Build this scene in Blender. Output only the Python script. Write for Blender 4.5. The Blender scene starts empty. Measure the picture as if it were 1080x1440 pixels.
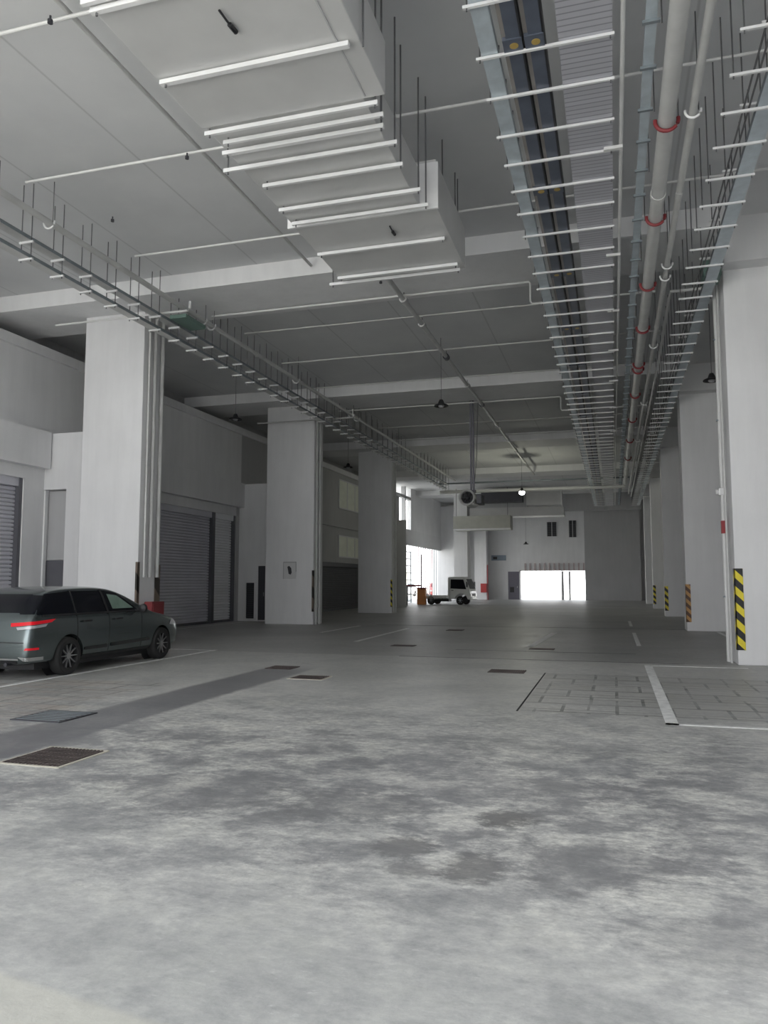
import bpy, math, random
from mathutils import Vector, Matrix
from mathutils.bvhtree import BVHTree
R = math.radians
PI = math.pi
random.seed(7)
C = bpy.context.scene.collection
sc = bpy.context.scene

# ------------------------------------------------------------------ camera
cam = bpy.data.cameras.new('camera')
cam.sensor_fit = 'VERTICAL'; cam.sensor_height = 24.0; cam.lens = 24.0 * 1082 / 1440
cam.clip_start = 0.05; cam.clip_end = 400
camo = bpy.data.objects.new('camera', cam); C.objects.link(camo)
camo.location = (0, 0, 1.5)
camo.rotation_euler = (R(90 + 5.175), 0, R(16.557))
sc.camera = camo

# ------------------------------------------------------------------ light, world, exposure
sc.view_settings.view_transform = 'Standard'
sc.view_settings.look = 'None'
sc.view_settings.gamma = 1.0
sc.view_settings.use_curve_mapping = False
sc.view_settings.exposure = 0.0
WORLD_STRENGTH = 4.3
w = bpy.data.worlds.new('overcast_sky'); sc.world = w; w.use_nodes = True
bg = w.node_tree.nodes['Background']
bg.inputs[1].default_value = WORLD_STRENGTH
_n = w.node_tree.nodes; _l = w.node_tree.links
_tc = _n.new('ShaderNodeTexCoord'); _sp = _n.new('ShaderNodeSeparateXYZ'); _cr = _n.new('ShaderNodeValToRGB')
_l.new(_tc.outputs['Generated'], _sp.inputs[0]); _l.new(_sp.outputs[2], _cr.inputs[0]); _l.new(_cr.outputs[0], bg.inputs[0])
_e = _cr.color_ramp.elements; _e[0].position = 0; _e[0].color = (1.0, 1.0, 1.0, 1); _e[1].position = 1; _e[1].color = (.42, .45, .50, 1)
for p_, c_ in ((.15, (.97, .98, 1.0)), (.30, (.72, .74, .77)), (.55, (.50, .53, .57))):
    q_ = _e.new(p_); q_.color = (*c_, 1)
cy = sc.cycles
cy.max_bounces = 10; cy.diffuse_bounces = 7; cy.glossy_bounces = 4
cy.sample_clamp_indirect = 6.0
cy.use_denoising = True

sun = bpy.data.lights.new('sun', 'SUN'); sun.energy = 17.0; sun.angle = R(3); sun.color = (1.0, .97, .92)
suno = bpy.data.objects.new('sun', sun); C.objects.link(suno); suno.location = (30, -10, 40); suno.rotation_euler = (R(4), R(36), 0)

def portal(name, loc, rot, sx, sy):
    l = bpy.data.lights.new(name, 'AREA'); l.shape = 'RECTANGLE'; l.size = sx; l.size_y = sy
    l.cycles.is_portal = True
    o = bpy.data.objects.new(name, l); C.objects.link(o); o.location = loc; o.rotation_euler = rot
portal('daylight_portal_entrance', (-4.5, -0.8, 4.1), (R(-90), 0, PI), 21, 8.2)      # faces +Y
portal('daylight_portal_far', (-4.4, 66.6, 1.2), (R(-90), 0, 0), 6.3, 2.4)         # faces -Y
portal('daylight_portal_side', (-14.2, 56.5, 2.0), (0, R(-90), 0), 4, 14)          # faces +X

# ------------------------------------------------------------------ materials
def ramp(nt, fac, stops):
    n = nt.nodes.new('ShaderNodeValToRGB')
    e = n.color_ramp.elements
    e[0].position, e[0].color = stops[0][0], (*stops[0][1], 1)
    e[1].position, e[1].color = stops[-1][0], (*stops[-1][1], 1)
    for p, c in stops[1:-1]:
        k = e.new(p); k.color = (*c, 1)
    nt.links.new(fac, n.inputs[0]); return n.outputs[0]

def noise(nt, vec, scale, detail=4, rough=.55, dist=0):
    n = nt.nodes.new('ShaderNodeTexNoise'); n.inputs['Scale'].default_value = scale
    n.inputs['Detail'].default_value = detail; n.inputs['Roughness'].default_value = rough
    n.inputs['Distortion'].default_value = dist
    nt.links.new(vec, n.inputs['Vector']); return n.outputs['Fac']

def math_(nt, op, a, b=None, clamp=False):
    n = nt.nodes.new('ShaderNodeMath'); n.operation = op; n.use_clamp = clamp
    for i, v in enumerate((a, b)):
        if v is None: continue
        if isinstance(v, (int, float)): n.inputs[i].default_value = v
        else: nt.links.new(v, n.inputs[i])
    return n.outputs[0]

def mixc(nt, fac, a, b, mode='MIX'):
    n = nt.nodes.new('ShaderNodeMix'); n.data_type = 'RGBA'; n.blend_type = mode
    for i, v in ((0, fac), (6, a), (7, b)):
        if isinstance(v, (int, float)): n.inputs[i].default_value = v
        elif isinstance(v, tuple): n.inputs[i].default_value = (*v, 1)
        else: nt.links.new(v, n.inputs[i])
    return n.outputs[2]

def mapping(nt, vec, scale):
    n = nt.nodes.new('ShaderNodeMapping'); n.inputs['Scale'].default_value = scale
    nt.links.new(vec, n.inputs[0]); return n.outputs[0]

def mat(name, col, rough=.6, metal=0.0, var=.12, vscale=3.0, bump=0.0, bscale=40, coat=0, spec=.5, emit=None):
    m = bpy.data.materials.new(name); m.use_nodes = True; nt = m.node_tree
    b = nt.nodes['Principled BSDF']
    tc = nt.nodes.new('ShaderNodeTexCoord'); v = tc.outputs['Object']
    if var > 0:
        f = noise(nt, v, vscale, 5)
        lo = tuple(c * (1 - var) for c in col); hi = tuple(min(1, c * (1 + var)) for c in col)
        nt.links.new(ramp(nt, f, [(.3, lo), (.7, hi)]), b.inputs['Base Color'])
    else:
        b.inputs['Base Color'].default_value = (*col, 1)
    b.inputs['Roughness'].default_value = rough; b.inputs['Metallic'].default_value = metal
    b.inputs['Specular IOR Level'].default_value = spec
    b.inputs['Coat Weight'].default_value = coat
    if bump:
        bn = nt.nodes.new('ShaderNodeBump'); bn.inputs['Strength'].default_value = bump; bn.inputs['Distance'].default_value = .02
        nt.links.new(noise(nt, v, bscale, 4), bn.inputs['Height']); nt.links.new(bn.outputs[0], b.inputs['Normal'])
    if emit:
        b.inputs['Emission Color'].default_value = (*emit[0], 1); b.inputs['Emission Strength'].default_value = emit[1]
    return m

def wall_mat(name, col, dirt=.10):
    m = bpy.data.materials.new(name); m.use_nodes = True; nt = m.node_tree; b = nt.nodes['Principled BSDF']
    g = nt.nodes.new('ShaderNodeNewGeometry').outputs['Position']
    f1 = noise(nt, g, .5, 5); f2 = noise(nt, mapping(nt, g, (3, 3, .35)), 1.3, 5, .6)
    c = ramp(nt, f1, [(.3, tuple(k * (1 - dirt) for k in col)), (.7, col)])
    c2 = ramp(nt, f2, [(.35, (.955, .955, .955)), (.6, (1, 1, 1))])
    nt.links.new(mixc(nt, 1.0, c, c2, 'MULTIPLY'), b.inputs['Base Color'])
    b.inputs['Roughness'].default_value = .75; b.inputs['Specular IOR Level'].default_value = .3
    bn = nt.nodes.new('ShaderNodeBump'); bn.inputs['Strength'].default_value = .15; bn.inputs['Distance'].default_value = .01
    nt.links.new(noise(nt, g, 14, 5), bn.inputs['Height']); nt.links.new(bn.outputs[0], b.inputs['Normal'])
    return m

def floor_mat():
    m = bpy.data.materials.new('worn_concrete_floor'); m.use_nodes = True; nt = m.node_tree; b = nt.nodes['Principled BSDF']
    g = nt.nodes.new('ShaderNodeNewGeometry').outputs['Position']
    sp = nt.nodes.new('ShaderNodeSeparateXYZ'); nt.links.new(g, sp.inputs[0]); X, Y = sp.outputs[0], sp.outputs[1]
    def band0(v, lo, hi, soft):
        a = math_(nt, 'DIVIDE', math_(nt, 'SUBTRACT', v, lo), soft, True); e = math_(nt, 'DIVIDE', math_(nt, 'SUBTRACT', hi, v), soft, True)
        return math_(nt, 'MULTIPLY', a, e)
    big = noise(nt, g, .33, 6, .62, .6)
    med = noise(nt, mapping(nt, g, (1.0, 1.15, 1)), 1.7, 10, .74, .15)
    fine = noise(nt, mapping(nt, g, (1.0, 1.5, 1)), 9.0, 10, .78, .1)
    speck = noise(nt, g, 26.0, 3, .7)
    base = ramp(nt, big, [(.36, (.42, .422, .405)), (.5, (.49, .488, .468)), (.64, (.56, .555, .53))])
    m2 = ramp(nt, med, [(.38, (.56, .57, .59)), (.45, (.80, .80, .82)), (.52, (1, 1, 1)), (.61, (1.14, 1.13, 1.10))])
    act = math_(nt, 'ADD', .42, math_(nt, 'MULTIPLY', band0(math_(nt, 'ADD', Y, math_(nt, 'MULTIPLY', math_(nt, 'SUBTRACT', big, .5), 5.0)), 2.6, 10.0, 2.2), .50))
    c = mixc(nt, act, base, m2, 'MULTIPLY')
    m3 = ramp(nt, fine, [(.38, (.62, .62, .64)), (.46, (.86, .86, .87)), (.52, (1, 1, 1)), (.60, (1.26, 1.25, 1.22))])
    c = mixc(nt, math_(nt, 'MULTIPLY', act, .9), c, m3, 'MULTIPLY')
    # chalky scuffs
    sc_ = ramp(nt, noise(nt, mapping(nt, g, (1.0, 2.1, 1)), 3.4, 8, .75, 1.2), [(.61, (0, 0, 0)), (.70, (1, 1, 1))])
    c = mixc(nt, math_(nt, 'MULTIPLY', sc_, math_(nt, 'MULTIPLY', act, .7)), c, (.68, .68, .65))
    fl = ramp(nt, noise(nt, mapping(nt, g, (1.0, 2.4, 1)), 13.0, 9, .8, .2), [(.57, (0, 0, 0)), (.62, (1, 1, 1))])
    fz = ramp(nt, noise(nt, g, .9, 4, .6), [(.45, (.15, .15, .15)), (.62, (1, 1, 1))])
    c = mixc(nt, math_(nt, 'MULTIPLY', math_(nt, 'MULTIPLY', fl, fz), math_(nt, 'MULTIPLY', act, .85)), c, (.72, .72, .69))
    dk = ramp(nt, noise(nt, mapping(nt, g, (1.0, 1.8, 1)), 10.0, 9, .8, .2), [(.37, (1, 1, 1)), (.44, (0, 0, 0))])
    c = mixc(nt, math_(nt, 'MULTIPLY', dk, math_(nt, 'MULTIPLY', act, .5)), c, (.20, .20, .20))
    # oil and water stains where they lie on the floor
    def blob(cx, cy, rx, ry, amt, col=(.13, .125, .125)):
        nonlocal c
        dx = math_(nt, 'DIVIDE', math_(nt, 'SUBTRACT', X, cx), rx); dy = math_(nt, 'DIVIDE', math_(nt, 'SUBTRACT', Y, cy), ry)
        d = math_(nt, 'ADD', math_(nt, 'MULTIPLY', dx, dx), math_(nt, 'MULTIPLY', dy, dy))
        d = math_(nt, 'ADD', d, math_(nt, 'MULTIPLY', math_(nt, 'SUBTRACT', med, .5), 3.2))
        d = math_(nt, 'ADD', d, math_(nt, 'MULTIPLY', math_(nt, 'SUBTRACT', fine, .5), 1.4))
        f = ramp(nt, d, [(.35, (1, 1, 1)), (1.25, (0, 0, 0))])
        c = mixc(nt, math_(nt, 'MULTIPLY', f, amt), c, col)
    blob(-.70, 5.05, .24, .24, .8); blob(-.76, 4.15, .22, .28, .7); blob(-1.18, 4.4, .22, .2, .7); blob(-1.05, 4.05, .2, .15, .5)
    blob(-1.7, 5.1, .55, .45, .35); blob(-.1, 4.4, .55, .5, .25); blob(-2.9, 5.1, .9, .6, .25); blob(-.3, 6.6, .8, .5, .3, (.16, .17, .19))
    blob(-1.3, 5.9, 1.6, .8, .22, (.17, .17, .19)); blob(.35, 3.6, .4, .3, .2)
    zone = math_(nt, 'MULTIPLY', band0(math_(nt, 'ADD', Y, math_(nt, 'MULTIPLY', math_(nt, 'SUBTRACT', big, .5), 4.0)), 3.3, 7.8, 1.3), ramp(nt, med, [(.44, (1, 1, 1)), (.56, (0, 0, 0))]))
    c = mixc(nt, math_(nt, 'MULTIPLY', zone, .60), c, (.20, .20, .205))
    # smooth dark trench cover strip running down the hall
    def band(v, lo, hi, soft):
        a = math_(nt, 'DIVIDE', math_(nt, 'SUBTRACT', v, lo), soft, True); e = math_(nt, 'DIVIDE', math_(nt, 'SUBTRACT', hi, v), soft, True)
        return math_(nt, 'MULTIPLY', a, e)
    Xw = math_(nt, 'ADD', X, math_(nt, 'MULTIPLY', math_(nt, 'SUBTRACT', med, .5), .12))
    wet = math_(nt, 'MULTIPLY', band(Xw, -5.92, -4.95, .1), band(Y, 3.0, 13.0, .8))
    c = mixc(nt, math_(nt, 'MULTIPLY', wet, .80), c, (.16, .16, .17))
    # paler, yellower floor before a slanted edge nearest the entrance
    edge = math_(nt, 'ADD', math_(nt, 'MULTIPLY', X, .16), math_(nt, 'ADD', Y, 0))
    pale = math_(nt, 'DIVIDE', math_(nt, 'SUBTRACT', 2.21, edge), .04, True)
    c = mixc(nt, math_(nt, 'MULTIPLY', pale, .55), c, (.62, .60, .52))
    # block-paved access panels
    def pavers(x0, x1, y0, y1, amt):
        nonlocal c
        br = nt.nodes.new('ShaderNodeTexBrick'); br.offset = .5
        br.inputs['Color1'].default_value = (1, 1, 1, 1); br.inputs['Color2'].default_value = (.84, .83, .81, 1); br.inputs['Mortar'].default_value = (.30, .30, .30, 1)
        br.inputs['Scale'].default_value = 1.0; br.inputs['Mortar Size'].default_value = .022; br.inputs['Brick Width'].default_value = .62; br.inputs['Row Height'].default_value = .62
        nt.links.new(g, br.inputs['Vector'])
        b2 = nt.nodes.new('ShaderNodeTexBrick'); b2.offset = .35
        for n_, q in zip(('Color1', 'Color2', 'Mortar'), (1, .88, .45)): b2.inputs[n_].default_value = (q, q, q, 1)
        b2.inputs['Scale'].default_value = 1.0; b2.inputs['Mortar Size'].default_value = .016; b2.inputs['Brick Width'].default_value = .93; b2.inputs['Row Height'].default_value = .43
        nt.links.new(g, b2.inputs['Vector'])
        f = math_(nt, 'MULTIPLY', band(X, x0, x1, .02), band(Y, y0, y1, .02))
        f = math_(nt, 'MULTIPLY', f, ramp(nt, med, [(.33, (.25, .25, .25)), (.6, (1, 1, 1))]))
        c = mixc(nt, math_(nt, 'MULTIPLY', f, amt), c, mixc(nt, 1.0, c, mixc(nt, 1.0, br.outputs['Color'], b2.outputs['Color'], 'MULTIPLY'), 'MULTIPLY'))
    pavers(-1.1, 2.9, 9.2, 13.1, .85); pavers(-9.5, -6.3, 7.2, 10.2, .8)
    # warm rusty film beside the parked car
    rust = math_(nt, 'MULTIPLY', band(X, -9.0, -5.9, .6), band(Y, 5.6, 10.5, .8))
    rust = math_(nt, 'MULTIPLY', rust, ramp(nt, noise(nt, mapping(nt, g, (.6, 3, 1)), 1.2, 5), [(.45, (0, 0, 0)), (.65, (1, 1, 1))]))
    c = mixc(nt, math_(nt, 'MULTIPLY', rust, .45), c, (.46, .37, .31))
    # floor colour darkened past the saw-cut joint, standing in for deep-hall shade
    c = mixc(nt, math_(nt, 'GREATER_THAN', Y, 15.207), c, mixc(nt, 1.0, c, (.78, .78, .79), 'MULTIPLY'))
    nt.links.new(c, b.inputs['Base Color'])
    rr = ramp(nt, med, [(.3, (.34, .34, .34)), (.7, (.56, .56, .56))])
    rr = mixc(nt, wet, rr, (.36, .36, .36))
    nt.links.new(rr, b.inputs['Roughness']); b.inputs['Specular IOR Level'].default_value = .5
    bn = nt.nodes.new('ShaderNodeBump'); bn.inputs['Strength'].default_value = .22; bn.inputs['Distance'].default_value = .01
    nt.links.new(math_(nt, 'ADD', fine, math_(nt, 'MULTIPLY', speck, .5)), bn.inputs['Height']); nt.links.new(bn.outputs[0], b.inputs['Normal'])
    return m

def ceil_mat():
    m = bpy.data.materials.new('precast_slab'); m.use_nodes = True; nt = m.node_tree; b = nt.nodes['Principled BSDF']
    g = nt.nodes.new('ShaderNodeNewGeometry').outputs['Position']
    sp = nt.nodes.new('ShaderNodeSeparateXYZ'); nt.links.new(g, sp.inputs[0]); X = sp.outputs[0]
    u = math_(nt, 'FRACT', math_(nt, 'DIVIDE', math_(nt, 'ADD', X, 40.9), 2.05))
    d = math_(nt, 'ABSOLUTE', math_(nt, 'SUBTRACT', u, .5))
    j = ramp(nt, d, [(.0, (.78, .78, .78)), (.006, (.84, .84, .84)), (.012, (1, 1, 1))])
    f = noise(nt, g, .7, 5)
    c = ramp(nt, f, [(.3, (.60, .605, .615)), (.7, (.67, .675, .68))])
    nt.links.new(mixc(nt, 1.0, c, j, 'MULTIPLY'), b.inputs['Base Color'])
    b.inputs['Roughness'].default_value = .8; b.inputs['Specular IOR Level'].default_value = .2
    return m

def slot_mat(name, col, sx, sy, dark):
    m = bpy.data.materials.new(name); m.use_nodes = True; nt = m.node_tree; b = nt.nodes['Principled BSDF']
    g = nt.nodes.new('ShaderNodeNewGeometry').outputs['Position']
    br = nt.nodes.new('ShaderNodeTexBrick'); br.offset = .5
    k = [tuple(c * 1.04 for c in col), tuple(c * .96 for c in col), dark]
    for n_, cc in zip(('Color1', 'Color2', 'Mortar'), k): br.inputs[n_].default_value = (*cc, 1)
    br.offset = 0; br.inputs['Scale'].default_value = 1; br.inputs['Mortar Size'].default_value = .009
    br.inputs['Brick Width'].default_value = sx; br.inputs['Row Height'].default_value = sy
    ad = nt.nodes.new('ShaderNodeVectorMath'); ad.operation = 'ADD'; ad.inputs[1].default_value = (2.3, 0, 0); nt.links.new(g, ad.inputs[0])
    nt.links.new(ad.outputs[0], br.inputs['Vector']); nt.links.new(br.outputs['Color'], b.inputs['Base Color'])
    b.inputs['Roughness'].default_value = .5; b.inputs['Metallic'].default_value = .3
    return m

def stripe_mat(name, c1, c2, k):
    m = bpy.data.materials.new(name); m.use_nodes = True; nt = m.node_tree; b = nt.nodes['Principled BSDF']
    g = nt.nodes.new('ShaderNodeNewGeometry').outputs['Position']
    sp = nt.nodes.new('ShaderNodeSeparateXYZ'); nt.links.new(g, sp.inputs[0])
    s = math_(nt, 'ADD', math_(nt, 'ADD', sp.outputs[0], sp.outputs[1]), sp.outputs[2])
    f = math_(nt, 'GREATER_THAN', math_(nt, 'FRACT', math_(nt, 'MULTIPLY', s, k)), .5)
    nt.links.new(mixc(nt, f, c1, c2), b.inputs['Base Color']); b.inputs['Roughness'].default_value = .45
    return m

def shutter_mat(name, col):
    return mat(name, col, .5, 0, .05, 1.2)

M = dict(
    beige=mat('beige_insulated_duct', (.42, .42, .37), .6, 0, .08, 2),
    pink=mat('dusty_pink_slat', (.48, .40, .40), .6, 0, .1),
    floor=floor_mat(), ceil=ceil_mat(),
    white=wall_mat('white_painted_plaster', (.80, .80, .805)),
    wall=wall_mat('grey_white_plaster', (.76, .76, .765)),
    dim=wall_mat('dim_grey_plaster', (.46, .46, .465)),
    duct=mat('pale_insulated_duct', (.55, .55, .545), .55, .1, .05, 1.5),
    bright=mat('white_strut', (.74, .74, .74), .45, .1, .04),
    pipe=mat('pale_painted_pipe', (.55, .55, .54), .5, .1, .08),
    pipe_white=mat('white_painted_pipe', (.66, .66, .65), .5, .05, .05),
    galv=mat('galvanised_blue_grey', (.50, .56, .60), .45, .3, .10, 6),
    galv_dark=mat('dull_galvanised', (.25, .28, .30), .5, .5, .1, 6),
    rod=mat('threaded_steel_rod', (.16, .16, .165), .5, .5, 0),
    bus=mat('dark_blue_busduct', (.10, .115, .15), .4, .2, .10, 5),
    bus_edge=mat('brown_grey_busduct_edge', (.27, .25, .235), .5, .1, .1),
    black=mat('black_paint', (.018, .018, .02), .5, 0, 0),
    orange_tag=mat('orange_warning_tag', (.40, .28, .08), .5, 0, 0),
    mesh=slot_mat('perforated_tray', (.50, .50, .54), 5.0, .085, (.30, .30, .33)),
    red=mat('red_paint', (.30, .025, .03), .45, 0, .08),
    redclamp=mat('dark_red_clamp', (.22, .025, .03), .5, 0, 0),
    line=mat('worn_white_road_paint', (.80, .80, .785), .6, 0, .16, 9),
    grate=mat('rusty_grate', (.13, .105, .10), .6, .4, .2, 9),
    grate_dark=mat('drain_pit_dark', (.02, .02, .02), .8, 0, 0),
    concrete_edge=mat('pale_concrete_frame', (.50, .47, .40), .8, 0, .12),
    shutter=shutter_mat('charcoal_roller_shutter', (.55, .55, .60)),
    shutter_light=shutter_mat('grey_roller_shutter', (.85, .86, .87)),
    shutter_frame=mat('shutter_frame', (.13, .13, .145), .5, .3, .05),
    tape=stripe_mat('yellow_black_tape', (.012, .012, .012), (.75, .62, .03), 3.4),
    tape_old=stripe_mat('faded_orange_tape', (.10, .045, .02), (.50, .27, .09), 4.0),
    tape_dark=stripe_mat('dirty_guard_tape', (.03, .025, .02), (.17, .13, .10), 1.3),
    tyre=mat('black_rubber', (.02, .02, .02), .8, 0, 0),
    rim=mat('machined_alloy', (.42, .42, .43), .35, .8, 0),
    rimdark=mat('dark_alloy', (.05, .05, .055), .5, .5, 0),
    car=mat('grey_green_metallic_paint', (.15, .178, .182), .26, .85, .03, 20, coat=.5),
    glass=mat('dark_tinted_glass', (.008, .009, .013), .10, 0, 0, spec=.28),
    glass_painted_light=mat('green_light_painted_on_glass', (.20, .28, .235), .12, 0, .15, 4),  # light through the car window put into an opaque green colour
    trim=mat('black_plastic_trim', (.02, .02, .022), .5, 0, 0),
    chrome=mat('bright_chrome', (.75, .76, .77), .12, 1, 0),
    tail=mat('red_tail_lamp', (.65, .01, .02), .15, 0, 0, emit=((1, .02, .04), .12)),
    lampclear=mat('clear_lamp_lens', (.50, .50, .52), .15, .2, 0),
    paintwhite=mat('white_vehicle_paint', (.75, .76, .75), .35, 0, .04, coat=.4),
    paintred=mat('red_vehicle_paint', (.40, .03, .03), .35, 0, .04, coat=.4),
    orange=mat('orange_cabinet_paint', (.80, .33, .12), .5, 0, .06),
    sign=mat('grey_blue_sign', (.20, .25, .30), .5, 0, .05),
    paper=mat('notice_paper', (.60, .60, .60), .6, 0, .03),
    ink=mat('notice_ink', (.04, .04, .045), .6, 0, 0),
    bulb=mat('lit_lamp_lens', (1, 1, .95), .3, 0, 0, emit=((1, 1, .93), 30)),
    lit_panel=mat('translucent_window_panel', (.80, .82, .72), .5, 0, .06),
    ground=mat('outdoor_concrete', (.60, .60, .57), .8, 0, .1, .6),
    dark_metal=mat('dark_steel', (.07, .07, .08), .5, .4, .05),
    grey_metal=mat('purple_grey_steel_channel', (.13, .125, .15), .5, .3, .05),
    green=mat('green_board', (.14, .22, .19), .5, 0, .05),
)

# ------------------------------------------------------------------ mesh helpers
class MB:
    def __init__(s): s.v = []; s.f = []; s.m = []; s.k = 0
    def add(s, vs, fs):
        o = len(s.v); s.v += [tuple(p) for p in vs]; s.f += [tuple(i + o for i in f) for f in fs]; s.m += [s.k] * len(fs)
    def box(s, x0, x1, y0, y1, z0, z1):
        s.add([(x0, y0, z0), (x1, y0, z0), (x1, y1, z0), (x0, y1, z0), (x0, y0, z1), (x1, y0, z1), (x1, y1, z1), (x0, y1, z1)],
              [(0, 3, 2, 1), (4, 5, 6, 7), (0, 1, 5, 4), (1, 2, 6, 5), (2, 3, 7, 6), (3, 0, 4, 7)])
    def tube(s, pts, r, n=10, cap=True, rs=None):
        pts = [Vector(p) for p in pts]; rings = []
        for i, p in enumerate(pts):
            d = (pts[min(i + 1, len(pts) - 1)] - pts[max(i - 1, 0)]).normalized()
            up = Vector((0, 0, 1)) if abs(d.z) < .9 else Vector((1, 0, 0))
            a = d.cross(up).normalized(); b = a.cross(d).normalized(); rr = rs[i] if rs else r
            k = 1.0
            if 0 < i < len(pts) - 1:
                e = (pts[i + 1] - p).normalized(); c_ = max(.35, d.dot(e)); k = 1.0
            rings.append([p + (a * math.cos(2 * PI * j / n) + b * math.sin(2 * PI * j / n)) * rr * k for j in range(n)])
        vs = [q for r_ in rings for q in r_]; fs = []
        for i in range(len(pts) - 1):
            for j in range(n):
                fs.append((i * n + j, i * n + (j + 1) % n, (i + 1) * n + (j + 1) % n, (i + 1) * n + j))
        if cap:
            fs.append(tuple(reversed(range(n)))); fs.append(tuple((len(pts) - 1) * n + j for j in range(n)))
        s.add(vs, fs)
    def lathe(s, prof, o, ax, n=24, closed=False):
        # prof: (r, h) along axis ax from o
        ax = Vector(ax).normalized(); up = Vector((0, 0, 1)) if abs(ax.z) < .9 else Vector((1, 0, 0))
        a = ax.cross(up).normalized(); b = a.cross(ax).normalized(); o = Vector(o); vs = []
        for r_, h_ in prof:
            for j in range(n):
                t = 2 * PI * j / n; vs.append(o + ax * h_ + (a * math.cos(t) + b * math.sin(t)) * r_)
        fs = []
        for i in range(len(prof) - 1):
            for j in range(n):
                fs.append((i * n + j, i * n + (j + 1) % n, (i + 1) * n + (j + 1) % n, (i + 1) * n + j))
        if closed:
            e_ = (len(prof) - 1) * n
            for j in range(n): fs.append((e_ + j, e_ + (j + 1) % n, (j + 1) % n, j))
        else:
            fs.append(tuple(reversed(range(n)))); fs.append(tuple((len(prof) - 1) * n + j for j in range(n)))
        s.add(vs, fs)
    def prism(s, poly, axis, a0, a1):
        # poly in the two other axes (in xyz order), extruded along axis
        def P(u, v, t): return {'x': (t, u, v), 'y': (u, t, v), 'z': (u, v, t)}[axis]
        n = len(poly); vs = [P(u, v, a0) for u, v in poly] + [P(u, v, a1) for u, v in poly]
        fs = [tuple(reversed(range(n))), tuple(range(n, 2 * n))] + [(i, (i + 1) % n, n + (i + 1) % n, n + i) for i in range(n)]
        s.add(vs, fs)
    def build(s, name, m, parent=None, smooth=False, bevel=0, loc=None):
        me = bpy.data.meshes.new(name)
        off = Vector(loc) if loc else Vector((0, 0, 0))
        me.from_pydata([tuple(Vector(p) - off) for p in s.v], [], s.f); me.update()
        import bmesh
        b = bmesh.new(); b.from_mesh(me); bmesh.ops.recalc_face_normals(b, faces=b.faces); b.to_mesh(me); b.free()
        for mm in (m if isinstance(m, (list, tuple)) else [m]): me.materials.append(mm)
        if isinstance(m, (list, tuple)):
            me.polygons.foreach_set('material_index', s.m)
        if smooth:
            me.polygons.foreach_set('use_smooth', [True] * len(me.polygons))
            try: me.set_sharp_from_angle(angle=R(40))
            except Exception: pass
        o = bpy.data.objects.new(name, me); C.objects.link(o); o.location = off
        if bevel:
            bv = o.modifiers.new('bevel', 'BEVEL'); bv.width = bevel; bv.segments = 2; bv.limit_method = 'ANGLE'
        if parent is not None: o.parent = parent
        return o

def tag(o, label, cat, group=None, kind=None):
    if label: o['label'] = label
    if cat: o['category'] = cat
    if group: o['group'] = group
    if kind: o['kind'] = kind
    return o
def empty(name, loc, label, cat, group=None, rz=0):
    o = bpy.data.objects.new(name, None); C.objects.link(o); o.location = loc; o.rotation_euler.z = rz
    o.empty_display_size = .1
    return tag(o, label, cat, group)
def struct(name, mb, m, parent=None, **k):
    o = mb.build(name, m, parent, **k)
    if parent is None: o['kind'] = 'structure'
    return o
def copy_tree(o, parent=None):
    c = o.copy(); C.objects.link(c)
    if parent is not None: c.parent = parent
    for ch in list(o.children): copy_tree(ch, c)
    return c
def B(*a):
    m = MB(); m.box(*a); return m
def T(pts, r, n=10, **k):
    m = MB(); m.tube(pts, r, n, **k); return m

ZS = 8.2      # slab soffit
ZB = 7.85     # beam soffit
Y0, YF = -0.8, 66.0
ROWS = (15.3, 25.4, 35.6, 45.8, 56.0)

# ------------------------------------------------------------------ large structure
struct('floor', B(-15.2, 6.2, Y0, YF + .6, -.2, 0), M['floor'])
struct('ground_outside_entrance', B(-40, 40, -40, Y0, -.22, -.01), M['ground'])
struct('ground_outside_far', B(-30, 30, YF + .6, 130, -.22, -.01), M['ground'])
struct('ground_outside_side', B(-60, -15.2, 20, YF + .6, -.22, -.01), M['ground'])
struct('wall_added_for_shade', B(7.0, 7.6, -26, Y0 - .3, -.01, 13.0), M['wall'])  # added unseen wall, shades the ground outside to darken the right-hand ceiling
struct('ceiling', B(-15.4, 6.2, Y0, YF + .6, ZS, ZS + .3), M['ceil'])

# cross beams between the pillar rows
for i, y in enumerate(ROWS):
    b = MB(); b.prism([(y - .95, ZS), (y - .9, ZB), (y + 1.0, ZB), (y + 1.05, ZS)], 'x', -15.0, 2.1)
    struct('beam', b, M['white'])
    b = B(2.1, 6.2, y - .4, y + 1.2, 7.35, ZS); struct('beam', b, M['wall'])
struct('beam', B(-15.0, 6.0, 4.7 - .95, 4.7 + .9, ZB, ZS), M['white'])
# edge beam over the right pillars
struct('beam', B(3.75, 4.1, Y0, YF, 7.3, ZS), M['dim'])

# pillars
for i, y in enumerate(ROWS):
    if i in (0, 1, 2): 
        x0, x1 = ((-12.05, -10.42), (-12.0, -10.15), (-11.9, -10.2))[i]
        struct('pillar', B(x0, x1, y, y + .85, 0, ZB), M['white'], bevel=.015)
    struct('pillar', B(2.12, 3.78, y, y + .85, 0, 7.36 if i else ZS), M['white'], bevel=.015)
struct('pillar', B(-11.25, -10.25, 56, 57.2, 0, ZB), M['wall'])
struct('pillar', B(-11.2, -10.2, 64.4, 65.4, 0, ZB), M['wall'])
struct('pillar', B(2.12, 3.78, 5.1, 5.95, 0, ZS), M['white'])

# right wall far behind the pillars
struct('wall_right', B(6.0, 6.2, Y0, YF, 0, ZS), M['wall'])

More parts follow.
